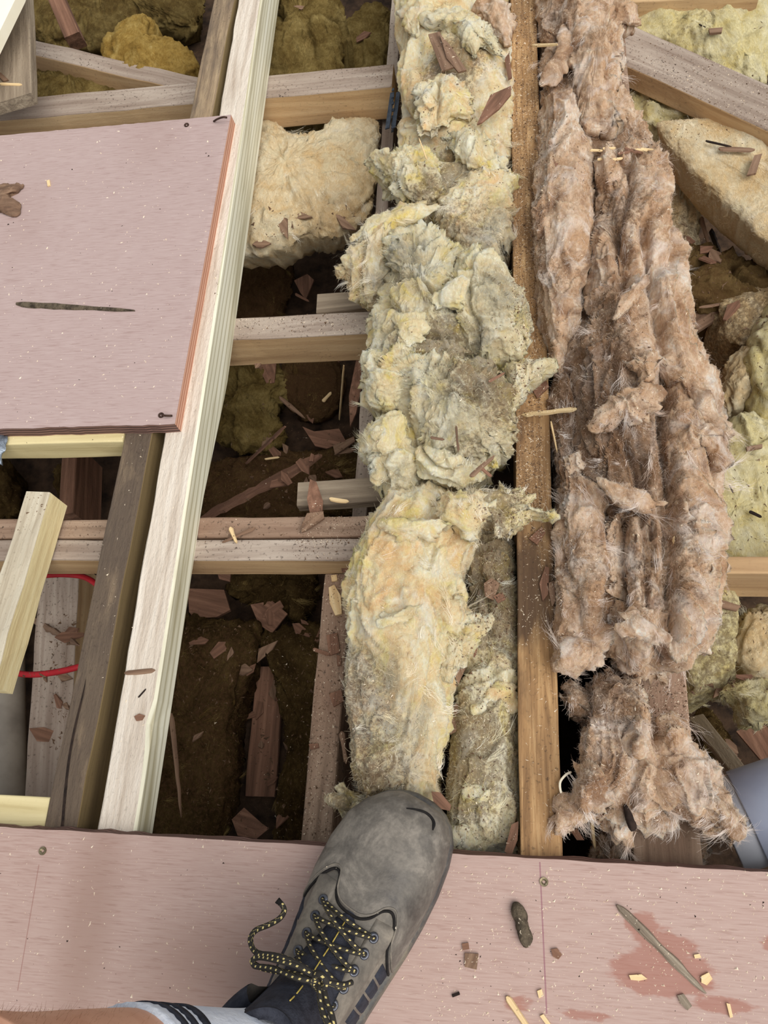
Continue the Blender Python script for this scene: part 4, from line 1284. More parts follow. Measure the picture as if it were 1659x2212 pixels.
t = wool_thing('insulation_roll', 'low brown wool roll beside the dark-stained stretch of the brown joist', P(1260, 1180, -0.02))
a = roll('batt', [(800, 1192, 1275, -0.01, 0.03), (880, 1192, 1290, -0.01, 0.034), (980, 1196, 1300, -0.01, 0.042), (1060, 1200, 1322, -0.01, 0.052), (1150, 1199, 1330, -0.01, 0.056), (1250, 1199, 1342, -0.01, 0.058), (1350, 1202, 1340, -0.01, 0.054), (1455, 1206, 1310, -0.01, 0.04)], W_BRN, t, 91, amp=0.011, drop=0.04, n=2.6, dirt=[(1220, 850, .02, .07, 1), (1230, 950, .02, .06, 1), (1250, 1230, .03, .06, .5)], spots=[(1230, 880, .02, .07, .9), (1230, 980, .02, .05, .7), (1250, 1270, .04, .05, .4)], grooves=[([(1318, 1100, .04), (1325, 1200, .04), (1310, 1330, .04)], .006, .016)])
b = chunk('tuft', [(1205, 1400), (1230, 1380), (1290, 1395), (1300, 1430), (1250, 1450), (1215, 1448)], W_BRN, t, 92, z=0.022, h=0.022, under=0.02, amp=0.008)
c = chunk('torn_flap', [(1225, 985), (1250, 975), (1275, 1010), (1260, 1030), (1235, 1020)], W_BRN, t, 93, z=0.034, h=0.012, under=0.01, n=1.3, nr=30, step=0.003, rag=0.008, amp=0.006)
fibres(t, [x.name for x in (a, b, c)], 11000, F_BRN, flow=(1, -.5, 0))

t = wool_thing('insulation_chunk', 'brown wool fan spreading over the joist end beside the grey pipe', P(1380, 1660, -0.03))
a = chunk('fan', [(1222, 1490), (1300, 1462), (1385, 1470), (1402, 1530), (1440, 1565), (1480, 1592), (1525, 1650), (1560, 1720), (1618, 1818), (1560, 1792), (1490, 1780), (1420, 1795), (1385, 1812), (1330, 1812), (1280, 1765), (1245, 1790), (1196, 1792), (1205, 1765), (1235, 1715), (1252, 1640), (1225, 1560)], W_BRN, t, 94, z=-0.02, h=0.055, under=0.03, amp=0.014, n=2.6, aniso=(1.1, .6, 1), dirt=[(1290, 1500, .0, .06, .8), (1260, 1560, .0, .05, .6), (1330, 1690, .03, .05, .4)], centre=(1375, 1650), nr=64)
b = chunk('tuft', [(1190, 1775), (1205, 1745), (1235, 1738), (1240, 1770), (1225, 1790), (1200, 1800)], W_BRN, t, 95, z=0.0, h=0.016, under=0.015, amp=0.008)
c = chunk('ridge', [(1345, 1560), (1385, 1530), (1402, 1560), (1400, 1610), (1375, 1640), (1350, 1620)], W_BRN, t, 96, z=0.02, h=0.03, under=0.02, amp=0.010)
d = chunk('ridge', [(1420, 1560), (1455, 1555), (1478, 1590), (1475, 1640), (1440, 1640), (1425, 1600)], W_BRN, t, 97, z=0.0, h=0.035, under=0.02, amp=0.010)
e = chunk('ridge', [(1400, 1660), (1460, 1625), (1510, 1650), (1545, 1720), (1600, 1800), (1530, 1770), (1450, 1740), (1400, 1710)], W_BRN, t, 98, z=0.005, h=0.022, under=0.02, amp=0.010)
g = chunk('ridge', [(1255, 1650), (1300, 1630), (1325, 1680), (1300, 1740), (1260, 1760), (1235, 1730)], W_BRN, t, 99, z=0.01, h=0.03, under=0.02, amp=0.012)
fibres(t, [x.name for x in (a, b, c, d, e, g)], 14000, F_BRN, ln=(0.010, 0.028), flow=(.2, -1, 0), lift=.3)

t = wool_thing('insulation_chunk', 'dim brown wool clump at the lower plywood edge below the fan', P(1400, 1830, -0.10))
a = chunk('clump', [(1270, 1840), (1300, 1790), (1380, 1780), (1470, 1790), (1540, 1800), (1545, 1850), (1500, 1890), (1400, 1900), (1300, 1890)], W_BRN, t, 100, z=-0.10, h=0.04, under=0.04, amp=0.012, dirt=[(1400, 1830, -.06, .1, .5)])
fibres(t, [a.name], 2600, F_BRN, ln=(0.012, 0.034))

# ================================================================== wool lying low in the voids
def low_wool(outline, z, h, mat, label, seed, fm=None, nf=1500, name='insulation_batt', amp=0.012, n=3.0, under=None, fl=(1, .3, 0), ln=(0.008, 0.026), **kw):
    base = FLOOR_Z
    if kw.pop('deep', z < -0.205):
        z -= 0.15
        for key in ('spots', 'dirt'):
            kw[key] = [(a_, b_, c_ - 0.15, r_, s_) for a_, b_, c_, r_, s_ in kw.get(key, ())]
    t = wool_thing(name, label, P(sum(p[0] for p in outline) / len(outline), sum(p[1] for p in outline) / len(outline), z))
    kw.setdefault('fold_amt', 0.4)
    kw.setdefault('rag', 0.004)
    a = chunk('batt', outline, mat, t, seed, z=z, h=h, under=(z - base + 0.005) if under is None else under, amp=amp, n=n, step=0.0046, nr=32, **kw)
    if nf:
        fibres(t, [a.name], nf, fm or F_OLI, ln=ln, flow=fl)
    return t


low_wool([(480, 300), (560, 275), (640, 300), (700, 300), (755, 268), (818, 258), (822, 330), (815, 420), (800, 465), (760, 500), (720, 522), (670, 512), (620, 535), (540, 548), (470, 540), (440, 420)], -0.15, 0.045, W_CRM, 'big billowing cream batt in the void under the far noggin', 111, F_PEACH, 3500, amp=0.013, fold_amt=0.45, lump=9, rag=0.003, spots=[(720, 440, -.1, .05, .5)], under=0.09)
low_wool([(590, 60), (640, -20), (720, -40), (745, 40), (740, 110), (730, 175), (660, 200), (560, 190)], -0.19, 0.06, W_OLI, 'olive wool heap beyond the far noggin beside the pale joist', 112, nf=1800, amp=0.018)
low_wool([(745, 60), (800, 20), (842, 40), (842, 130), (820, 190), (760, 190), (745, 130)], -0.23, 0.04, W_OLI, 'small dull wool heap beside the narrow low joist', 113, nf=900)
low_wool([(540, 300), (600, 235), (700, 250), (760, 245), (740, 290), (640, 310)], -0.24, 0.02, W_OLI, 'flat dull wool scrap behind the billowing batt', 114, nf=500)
low_wool([(490, 600), (560, 555), (620, 560), (632, 620), (600, 690), (560, 740), (480, 730)], -0.265, 0.03, W_DRT_SHADE, 'dim dirty wool pad behind the knotty noggin', 115, nf=1200, dirt=[(560, 640, -.24, .12, .9)])
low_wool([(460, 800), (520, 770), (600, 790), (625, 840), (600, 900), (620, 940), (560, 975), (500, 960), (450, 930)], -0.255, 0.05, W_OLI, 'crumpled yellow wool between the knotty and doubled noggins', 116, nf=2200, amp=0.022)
low_wool([(620, 790), (700, 760), (740, 800), (740, 870), (690, 910), (640, 900), (610, 850)], -0.27, 0.03, W_DRT_SHADE, 'grubby flat wool patch with dark crumbs', 117, nf=900, dirt=[(680, 830, -.25, .1, 1)])
low_wool([(440, 1010), (560, 985), (640, 970), (720, 965), (810, 950), (820, 1040), (760, 1110), (600, 1130), (430, 1130)], -0.265, 0.03, W_DRT_SHADE, 'wide dim wool layer under the doubled noggin', 118, nf=2200, dirt=[(560, 1040, -.24, .16, .8)])
low_wool([(395, 1350), (440, 1338), (520, 1342), (558, 1352), (552, 1440), (530, 1500), (515, 1620), (500, 1760), (450, 1850), (330, 1850), (340, 1600)], -0.23, 0.04, W_DRT_SHADE, 'thick dim batt standing in the dark void beside the low pinkish joist', 119, nf=2200, n=6, amp=0.010, dirt=[(440, 1560, -.2, .2, .6)])
low_wool([(560, 1375), (620, 1355), (720, 1352), (740, 1500), (720, 1700), (660, 1840), (600, 1840), (620, 1600), (600, 1460)], -0.24, 0.035, W_DRT_SHADE, 'second dim batt against the low pinkish joist', 120, nf=1500, n=6, amp=0.010)
low_wool([(495, 1270), (530, 1225), (600, 1230), (640, 1225), (690, 1240), (680, 1300), (640, 1340), (560, 1320)], -0.25, 0.03, W_DRT_SHADE, 'torn wool strip below the doubled noggin', 121, nf=900, amp=0.018)
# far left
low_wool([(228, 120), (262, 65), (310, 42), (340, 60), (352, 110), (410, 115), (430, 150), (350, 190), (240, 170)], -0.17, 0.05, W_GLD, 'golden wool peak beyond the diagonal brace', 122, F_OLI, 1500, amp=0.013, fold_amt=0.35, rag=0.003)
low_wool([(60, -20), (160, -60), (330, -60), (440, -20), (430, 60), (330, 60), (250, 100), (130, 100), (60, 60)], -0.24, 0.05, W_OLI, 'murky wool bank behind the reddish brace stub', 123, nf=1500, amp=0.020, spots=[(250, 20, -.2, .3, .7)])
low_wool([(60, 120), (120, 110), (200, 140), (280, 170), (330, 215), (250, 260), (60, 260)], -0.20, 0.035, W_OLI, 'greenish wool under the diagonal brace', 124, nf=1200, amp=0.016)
low_wool([(120, 1020), (150, 1005), (190, 1020), (205, 1060), (180, 1090), (130, 1085)], -0.26, 0.03, W_DRT_SHADE, 'little wool ball in the dark void under the upper plywood', 125, nf=400)
low_wool([(-60, 960), (10, 985), (40, 1040), (30, 1110), (-60, 1120)], -0.24, 0.04, W_DRT_SHADE, 'murky wool wad beside the silver foil scrap', 126, nf=400)
# right
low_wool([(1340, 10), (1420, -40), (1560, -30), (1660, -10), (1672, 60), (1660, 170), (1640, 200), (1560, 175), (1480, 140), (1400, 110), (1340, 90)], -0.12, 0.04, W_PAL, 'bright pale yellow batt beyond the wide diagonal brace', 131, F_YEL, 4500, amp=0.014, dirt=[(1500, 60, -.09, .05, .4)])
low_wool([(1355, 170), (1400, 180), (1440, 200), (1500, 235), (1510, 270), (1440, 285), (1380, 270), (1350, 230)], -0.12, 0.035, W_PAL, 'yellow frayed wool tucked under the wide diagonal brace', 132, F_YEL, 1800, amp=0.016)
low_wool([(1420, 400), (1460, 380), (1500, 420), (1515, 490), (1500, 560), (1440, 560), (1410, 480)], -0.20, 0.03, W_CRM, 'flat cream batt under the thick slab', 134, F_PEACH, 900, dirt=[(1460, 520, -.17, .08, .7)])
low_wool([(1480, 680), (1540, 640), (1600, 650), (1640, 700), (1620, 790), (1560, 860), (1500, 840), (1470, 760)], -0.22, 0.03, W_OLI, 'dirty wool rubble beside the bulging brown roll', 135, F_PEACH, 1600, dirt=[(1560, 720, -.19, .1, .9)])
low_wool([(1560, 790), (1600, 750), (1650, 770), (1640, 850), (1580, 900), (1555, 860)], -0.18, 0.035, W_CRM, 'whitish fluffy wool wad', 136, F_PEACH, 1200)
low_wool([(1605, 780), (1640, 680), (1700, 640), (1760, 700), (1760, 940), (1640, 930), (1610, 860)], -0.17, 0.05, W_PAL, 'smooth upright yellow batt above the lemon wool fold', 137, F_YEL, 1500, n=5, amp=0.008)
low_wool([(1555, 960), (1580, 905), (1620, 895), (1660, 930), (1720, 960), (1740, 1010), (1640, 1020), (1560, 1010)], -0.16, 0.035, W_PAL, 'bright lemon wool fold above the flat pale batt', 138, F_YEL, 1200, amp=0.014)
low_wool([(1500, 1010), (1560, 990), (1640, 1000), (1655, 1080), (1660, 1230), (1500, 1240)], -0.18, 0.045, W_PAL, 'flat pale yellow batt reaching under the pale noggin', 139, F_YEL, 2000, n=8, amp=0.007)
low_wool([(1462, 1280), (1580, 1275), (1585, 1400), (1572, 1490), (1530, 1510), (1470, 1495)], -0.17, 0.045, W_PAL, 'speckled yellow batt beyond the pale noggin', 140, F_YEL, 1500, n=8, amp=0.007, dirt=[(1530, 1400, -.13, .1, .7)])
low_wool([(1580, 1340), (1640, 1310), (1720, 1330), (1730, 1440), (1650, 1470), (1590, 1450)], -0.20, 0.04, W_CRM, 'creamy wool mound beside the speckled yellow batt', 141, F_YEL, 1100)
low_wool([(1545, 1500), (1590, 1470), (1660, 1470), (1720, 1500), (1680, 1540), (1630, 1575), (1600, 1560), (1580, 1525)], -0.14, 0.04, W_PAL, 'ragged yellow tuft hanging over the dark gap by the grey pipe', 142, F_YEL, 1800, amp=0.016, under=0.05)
low_wool([(1490, 1550), (1520, 1540), (1560, 1590), (1570, 1640), (1520, 1640), (1490, 1600)], -0.24, 0.03, W_DRT_SHADE, 'small dim wool scrap above the grey pipe', 143, nf=500)

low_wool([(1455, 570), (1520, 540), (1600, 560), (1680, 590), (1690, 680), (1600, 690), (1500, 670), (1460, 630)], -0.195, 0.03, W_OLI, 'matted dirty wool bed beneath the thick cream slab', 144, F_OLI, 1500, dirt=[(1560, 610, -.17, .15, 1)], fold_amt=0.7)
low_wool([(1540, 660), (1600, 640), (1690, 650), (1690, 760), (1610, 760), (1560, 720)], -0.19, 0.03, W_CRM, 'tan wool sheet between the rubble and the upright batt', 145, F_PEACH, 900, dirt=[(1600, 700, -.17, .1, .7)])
# the thick cream slab leaning on the right: box-like batt with crisp edges
sl = wool_thing('insulation_batt', 'thick cream slab with a crisp cut edge lying tilted', P(1560, 420, -0.1))
top = [(1418, 272, -.085), (1440, 262, -.085), (1500, 258, -.085), (1600, 262, -.085), (1760, 300, -.085), (1800, 700, -.10), (1700, 560, -.10), (1620, 490, -.095), (1540, 420, -.09), (1490, 370, -.09), (1450, 320, -.09)]
a = chunk('slab', top, W_CRM, sl, 133, h=0.012, under=0.085, n=10, amp=0.006, fold_amt=0.22, lump=16, step=0.003, nr=50, rag=0.0015, centre=(1660, 420, -.088))
fibres(sl, [a.name], 4500, F_PEACH, flow=(1, -.4, 0))

# ================================================================== the person: booted foot and lower leg
def leather_mat(name, c1, c2, c3, sc=26):
    m, nt, b = new_mat(name)
    v = mapping(nt)
    n1 = noise(nt, v, sc, 5, 0.65, 0.6)
    n2 = noise(nt, v, 220, 3, 0.6)
    f = math_n(nt, 'ADD', math_n(nt, 'MULTIPLY', n1, 0.8), math_n(nt, 'MULTIPLY', n2, 0.2))
    nt.links.new(ramp(nt, f, [(0.33, c1), (0.5, c2), (0.66, c3)]), b.inputs['Base Color'])
    nt.links.new(ramp(nt, n1, [(0.3, (.42,) * 3 + (1,)), (0.7, (.75,) * 3 + (1,))]), b.inputs['Roughness'])
    b.inputs['Specular IOR Level'].default_value = 0.4
    bump(nt, b, noise(nt, v, 150, 4, 0.7), 0.25, 0.002)
    return m


M_LEA = leather_mat('worn_grey_leather', srgb(72, 67, 63), srgb(103, 97, 90), srgb(140, 132, 122))
M_LEA2 = leather_mat('worn_leather_panel', srgb(84, 79, 73), srgb(110, 103, 94), srgb(138, 129, 117), 34)
M_SOLE = leather_mat('dark_rubber_sole', srgb(54, 52, 52), srgb(80, 78, 76), srgb(120, 112, 98))
M_NAVY = plain('navy_black_textile', srgb(52, 54, 64), 0.8, var=srgb(36, 37, 46), scale=120, bumpy=0.5)
M_EYE = plain('gunmetal_eyelet', srgb(96, 98, 106), 0.35, 0.8, var=srgb(66, 68, 76), scale=80)
M_STITCH = plain('yellow_stitching', srgb(206, 182, 92), 0.8, var=srgb(170, 146, 70), scale=200)
M_CUT = plain('cut_leather', srgb(34, 31, 30), 0.9, var=srgb(22, 20, 20), scale=90)
M_SKIN = plain('skin', srgb(222, 170, 142), 0.55, var=srgb(206, 148, 120), scale=30, bumpy=0.1)
M_SOCK = plain('white_ribbed_sock', srgb(232, 236, 246), 0.95, var=srgb(214, 220, 234), scale=60, bumpy=0.4)
M_HAIR = plain('leg_hair', srgb(150, 108, 80), 0.8, var=srgb(120, 84, 60), scale=60)


def lace_mat():
    m, nt, b = new_mat('black_yellow_lace')
    a = nd(nt, 'ShaderNodeAttribute', attribute_name='along')
    g = nd(nt, 'ShaderNodeAttribute', attribute_name='around')
    u = math_n(nt, 'FRACT', math_n(nt, 'ADD', math_n(nt, 'MULTIPLY', a.outputs['Fac'], 165.0), math_n(nt, 'MULTIPLY', g.outputs['Fac'], 1.0)))
    w_ = math_n(nt, 'FRACT', math_n(nt, 'MULTIPLY', g.outputs['Fac'], 3.0))
    on = math_n(nt, 'MULTIPLY', math_n(nt, 'LESS_THAN', u, 0.28), math_n(nt, 'LESS_THAN', w_, 0.34))
    nt.links.new(mixc(nt, on, srgb(50, 47, 44), srgb(206, 188, 124)), b.inputs['Base Color'])
    b.inputs['Roughness'].default_value = 0.85
    return m


M_LACE = lace_mat()

GZ = 0.018
T0 = np.array([-0.0875, 0.0500, 0.0])
AX = np.array([-0.434, -0.901, 0.0]); AX /= np.linalg.norm(AX)
BX = np.array([-AX[1], AX[0], 0.0])          # towards the big-toe side
_s = [0, .003, .010, .022, .042, .07, .10, .13, .16, .19, .22, .25, .28, .298, .305]
_w = [.004, .019, .032, .043, .0510, .0545, .0540, .0505, .0455, .0415, .0395, .0385, .036, .026, .006]
_h = [.058, .068, .077, .085, .091, .095, .102, .114, .130, .142, .142, .138, .13, .12, .11]
_c = [.000, .000, -.001, -.003, -.006, -.007, -.007, -.006, -.005, -.005, -.005, -.005, -.005, -.005, -.005]


def SB(s, ph, off=0.0):
    """boot surface: s along the foot from the toe, ph from the outer side (0) over the top to the inner side (pi)"""
    s = np.asarray(s, float); ph = np.asarray(ph, float)
    w_ = np.interp(s, _s, _w) + off
    h_ = np.interp(s, _s, _h) + off
    c_ = np.interp(s, _s, _c)
    lat = -np.sign(np.cos(ph)) * np.abs(np.cos(ph)) ** 0.78 * w_ + c_
    z = 0.044 + (h_ - 0.044) * np.abs(np.sin(ph)) ** 0.85
    fs = s - off * np.clip(1 - s / 0.02, 0, 1)
    return T0 + AX * fs[..., None] + BX * lat[..., None] + np.stack([0 * z, 0 * z, z], -1)


def strip_grid(G, closed=False):
    a, b = G.shape[:2]
    idx = np.arange(a * b).reshape(a, b)
    return [(idx[i, j], idx[i + 1, j], idx[i + 1, j + 1], idx[i, j + 1]) for i in range(a - 1) for j in range(b - 1)]


def orient_up(V, F_):
    f = F_[len(F_) // 2]
    n = np.cross(V[f[1]] - V[f[0]], V[f[2]] - V[f[0]])
    return [x[::-1] for x in F_] if n[2] < 0 else F_


def slab_patch(name, s_of, ph, ns, o0, o1, mat, parent):
    """overlay of leather between offsets o0..o1: s_of(phi)->(s0,s1)"""
    ph = np.asarray(ph)
    lo = np.array([s_of(p)[0] for p in ph]); hi = np.array([s_of(p)[1] for p in ph])
    u = np.linspace(0, 1, ns)
    S_ = lo[None] + (hi - lo)[None] * u[:, None]
    PH = np.broadcast_to(ph, S_.shape)
    # rounded border: offset drops to o0 at the rim
    bu = np.minimum(u, 1 - u)[:, None] * ns
    bp = np.minimum(np.arange(len(ph)), np.arange(len(ph))[::-1])[None, :]
    rim = np.clip(np.minimum(bu, bp) / 2.0, 0, 1)
    rim = np.sqrt(1 - (1 - rim) ** 2)
    G = np.zeros(S_.shape + (3,))
    for lev in np.unique(rim):
        mk = rim == lev
        G[mk] = SB(S_[mk], PH[mk], o0 + (o1 - o0) * lev)
    V = G.reshape(-1, 3)
    return mesh_obj(name, V, orient_up(V, strip_grid(G)), mat, parent, True)


person = tag(empty('person', (-0.17, -0.12, GZ)), 'person standing with one worn grey work boot and white striped sock in view', 'person')
# upper
ss = np.r_[np.linspace(0, 0.03, 14), np.linspace(0.036, 0.305, 60)]
ph = np.linspace(0, math.pi, 48)
G = SB(ss[:, None] + 0 * ph, ph[None] + 0 * ss[:, None])
q = G * 1.0
crs = np.exp(-((ss - 0.083) / 0.012) ** 2)[:, None] * np.sin(ph)[None]
G[..., 2] -= 0.0022 * crs * (0.5 + 0.5 * vnoise(q * 60, 3))
G[..., 2] += 0.0012 * fbm(q, 45, 2, 9)
V = G.reshape(-1, 3)
F_ = orient_up(V, strip_grid(G))
boot = mesh_obj('boot', V, F_, M_LEA2, person, True, origin=(-0.17, -0.10, GZ))
boot['label'] = 'worn grey leather work boot with black and yellow laces'
# sole and welt: outline swept
def sole_ring(off, z):
    s1 = np.r_[np.linspace(0, 0.03, 16), np.linspace(0.036, 0.305, 50)]
    w_ = np.interp(s1, _s, _w) + off
    c_ = np.interp(s1, _s, _c)
    L_ = T0 + AX * (s1 - off * np.clip(1 - s1 / .02, 0, 1) + off * np.clip((s1 - .285) / .02, 0, 1))[:, None]
    return np.vstack([L_ - BX * (w_ - c_)[:, None], (L_ + BX * (w_ + c_)[:, None])[::-1]]) + np.array([0, 0, z])


rings = [sole_ring(-.004, GZ), sole_ring(.003, GZ + .001), sole_ring(.005, GZ + .012), sole_ring(.004, GZ + .026), sole_ring(.002, GZ + .030), sole_ring(-.004, GZ + .031)]
V = np.vstack(rings); n = len(rings[0])
F_ = [(r * n + k, r * n + (k + 1) % n, (r + 1) * n + (k + 1) % n, (r + 1) * n + k) for r in range(5) for k in range(n)]
F_ += [tuple(range(n))[::-1], tuple(range(5 * n, 6 * n))]
f = F_[n * 2 + 20]
mesh_obj('sole', V, F_, M_SOLE, boot, True)
# toe cap overlay
_ce = spline([(d, e, 0) for d, e in ((0, .138), (20, .126), (38, .110), (52, .096), (62, .089), (70, .091), (75, .104), (82, .111), (94, .113), (104, .108), (112, .098), (122, .096), (132, .106), (140, .124), (158, .138), (180, .148))], 300)


def cap_edge(p):
    return (0.0, float(np.interp(math.degrees(p), _ce[:, 0], _ce[:, 1])))


slab_patch('toe_cap', cap_edge, np.radians(np.linspace(0, 180, 90)), 44, 0.0002, 0.0026, M_LEA, boot)
seam = SB(np.array([cap_edge(p)[1] for p in np.radians(np.linspace(3, 177, 120))]) + .0008, np.radians(np.linspace(3, 177, 120)), 0.0006)
tv, tf = tube_data(seam, 0.0014, 6)
mesh_obj('seam', tv, tf, M_CUT, boot, True)
seam = SB(np.array([cap_edge(p)[1] for p in np.radians(np.linspace(3, 177, 120))]) - .0030, np.radians(np.linspace(3, 177, 120)), 0.0024)
tv, tf = tube_data(seam, 0.0009, 6)
mesh_obj('stitch_line', tv, tf, M_LEA2, boot, True)
# eyelet stays and dark side panels
slab_patch('eyelet_stay', lambda p: (.098, .192), np.radians(np.linspace(44, 73, 22)), 40, 0.0002, 0.0020, M_LEA2, boot)
slab_patch('eyelet_stay', lambda p: (.106, .192), np.radians(np.linspace(110, 138, 22)), 40, 0.0002, 0.0020, M_LEA2, boot)
for (p0, p1, s0, s1) in ((12, 38, .122, .205), (146, 172, .135, .215)):
    for k in range(6):
        d = (s1 - s0) / 6
        slab_patch('side_panel', lambda p, k=k: (s0 + k * d + .001 + .010 * (math.degrees(p) - p0) / (p1 - p0), s0 + (k + 1) * d - .001 + .010 * (math.degrees(p) - p0) / (p1 - p0)), np.radians(np.linspace(p0, p1, 10)), 7, 0.0, 0.0017, M_NAVY, boot)

# look-up from photo pixel to boot surface
_gs, _gp = np.meshgrid(np.linspace(0.002, 0.24, 160), np.radians(np.linspace(8, 172, 120)), indexing='ij')
_gw = SB(_gs, _gp, 0.003)
_l = (_gw - CAM) @ ROT
_px = CX + F * _l[..., 0] / -_l[..., 2]
_py = CY - F * _l[..., 1] / -_l[..., 2]


def on_boot(x, y, off=0.003):
    k = np.argmin((_px - x) ** 2 + (_py - y) ** 2)
    return SB(_gs.ravel()[k], _gp.ravel()[k], off)


# crescent cut and creases in the toe leather
cut = spline([on_boot(878, 1748, .003), on_boot(900, 1747, .003), on_boot(922, 1758, .003), on_boot(935, 1776, .003), on_boot(936, 1792, .003)], 22)
tv, tf = tube_data(cut, np.interp(np.arange(22), [0, 8, 18, 21], [.0005, .0013, .0017, .0006]), 6)
mesh_obj('toe_cut', tv, tf, M_CUT, boot, True)
# tongue: padded strip rising up the front of the ankle
tl = [(.102, .098), (.110, .102), (.122, .110), (.140, .124), (.155, .138), (.168, .155), (.177, .176), (.182, .192), (.186, .199)]
tl = spline([(a, 0, b) for a, b in tl], 34)
G = []
for i, (s_, _, z_) in enumerate(tl):
    t_ = i / 33.0
    hw = 0.016 + 0.016 * t_
    row = []
    for j in range(21):
        v = j / 10.0 - 1
        pad = 0.004 * (1 - v ** 4) + 0.0022 * abs(math.sin(t_ * 17)) * (1 - v ** 2)
        back = 0.020 * t_ * v * v
        row.append(T0 + AX * (s_ + back + 0.004 * (v * v) - pad * 0.5 * t_) + BX * (v * hw - .005) + np.array([0, 0, z_ + pad * (1 - .5 * t_) - 0.012 * v * v * (1 - t_)]))
    G.append(row)
G = np.array(G)
Gi = G + AX * 0.010 * np.linspace(0.2, 1, 34)[:, None, None] + np.array([0, 0, -0.004])
Vt = np.vstack([G.reshape(-1, 3), Gi.reshape(-1, 3)])
Ft = orient_up(Vt, strip_grid(G))
m_ = 34 * 21
Ft += [tuple(i + m_ for i in f[::-1]) for f in Ft]
for j in range(20):
    Ft.append((33 * 21 + j, 33 * 21 + j + 1, m_ + 33 * 21 + j + 1, m_ + 33 * 21 + j))
for i in range(33):
    Ft.append((i * 21, (i + 1) * 21, m_ + (i + 1) * 21, m_ + i * 21))
    Ft.append((i * 21 + 20, m_ + i * 21 + 20, m_ + (i + 1) * 21 + 20, (i + 1) * 21 + 20))
tongue = mesh_obj('tongue', Vt, Ft, M_NAVY, boot, True)


def on_tongue(t_, v, off=0.0015):
    i = min(33, max(0, int(t_ * 33))); j = min(20, max(0, int(round((v + 1) * 10))))
    return G[i, j] + np.array([0, 0, off]) - AX * off * t_


# dashed stitching down the tongue
for k in range(14):
    a_, b_ = on_tongue(.22 + k * .045, -.05, .0012), on_tongue(.22 + k * .045 + .030, -.05, .0012)
    tv, tf = tube_data([a_, (a_ + b_) / 2 + np.array([0, 0, .0004]), b_], 0.0006, 5)
    mesh_obj('stitch', tv, tf, M_STITCH, boot)

# ankle shaft with padded collar
AN = T0 + AX * 0.236 - BX * 0.006
TILT = np.array([-0.10, 0.06, 0.0])
prof = [(.085, .0, 1.0), (.105, .0, 1.0), (.125, -.001, .99), (.145, .001, .98), (.158, .004, .98), (.166, .004, .97), (.171, .000, .95), (.170, -.006, .93), (.160, -.010, .92), (.13, -.010, .92)]
G2 = []
for z_, o_, sc in prof:
    row = []
    for k in range(60):
        a_ = 2 * math.pi * k / 60
        fr = math.cos(a_)          # +1 = back of the heel
        rl = (0.056 if fr > 0 else 0.062) * sc + o_
        rw = 0.041 * sc + o_
        zz = z_ + (0.006 * fr if z_ > .12 else 0) - (0.010 * max(0, -fr) ** 3 if z_ > .12 else 0)
        row.append(AN + AX * rl * fr + BX * rw * math.sin(a_) + TILT * (z_ - .1) + np.array([0, 0, zz]))
    G2.append(row)
G2 = np.array(G2)
V = G2.reshape(-1, 3)
F_ = [(i * 60 + k, i * 60 + (k + 1) % 60, (i + 1) * 60 + (k + 1) % 60, (i + 1) * 60 + k) for i in range(len(prof) - 1) for k in range(60)]
# keep the front slot open for the tongue
F_ = [f for f in F_ if not (22 <= (f[0] % 60) < 38)]
mesh_obj('collar', V, F_, [M_LEA2, M_NAVY], boot, True, mat_index=[0 if (f[0] // 60) < 4 else 1 for f in F_])

# eyelets and laces
def disc(c, nrm, r, mat, name):
    nrm = nrm / np.linalg.norm(nrm)
    u = np.cross(nrm, [0.3, 0.9, 0.1]); u /= np.linalg.norm(u); v = np.cross(nrm, u)
    V, F_ = [], []
    for (rr, hh) in ((r * .35, .0002), (r * .55, .0024), (r * .9, .0022), (r * 1.02, .0)):
        for k in range(14):
            t_ = 2 * math.pi * k / 14
            V.append(c + nrm * hh + rr * (math.cos(t_) * u + math.sin(t_) * v))
    for q in range(3):
        for k in range(14):
            F_.append((q * 14 + k, q * 14 + (k + 1) % 14, (q + 1) * 14 + (k + 1) % 14, (q + 1) * 14 + k)[::-1])
    F_.append(tuple(range(14)))
    return mesh_obj(name, np.array(V), F_, mat, boot, True)


srow = [.116, .130, .144, .158, .172, .185]
eyL = [(s_, math.radians(67)) for s_ in srow]
eyR = [(s_ + .004, math.radians(116)) for s_ in srow]
for (s_, p_) in eyL + eyR:
    c_ = SB(s_, p_, .0016)
    nn = SB(s_, p_, .006) - SB(s_, p_, .0)
    disc(c_, nn, 0.0048, M_EYE, 'eyelet')


def lace(pts, n, r=0.0020, name='lace'):
    p = spline(pts, n)
    tv, tf = tube_data(p, r, 8)
    ln = np.r_[0, np.cumsum(np.linalg.norm(np.diff(p, axis=0), axis=1))]
    return mesh_obj(name, tv, tf, M_LACE, boot, True, {'along': np.repeat(ln, 8), 'around': np.tile(np.arange(8) / 8.0, len(p))})


UP = np.array([0, 0, 1.0])
eL = [SB(s_, p_, .004) for s_, p_ in eyL]; eR = [SB(s_, p_, .004) for s_, p_ in eyR]
lace([eL[0] - UP * .002, (eL[0] + eR[0]) / 2 + UP * .010, eR[0] - UP * .002], 14)
for i in range(5):
    for A_, B_, up in ((eL[i], eR[i + 1], .017), (eR[i], eL[i + 1], .013)):
        lace([A_ - UP * .002, A_ * .8 + B_ * .2 + UP * up * .7, (A_ + B_) / 2 + UP * up, A_ * .2 + B_ * .8 + UP * up * .7, B_ - UP * .002], 22)
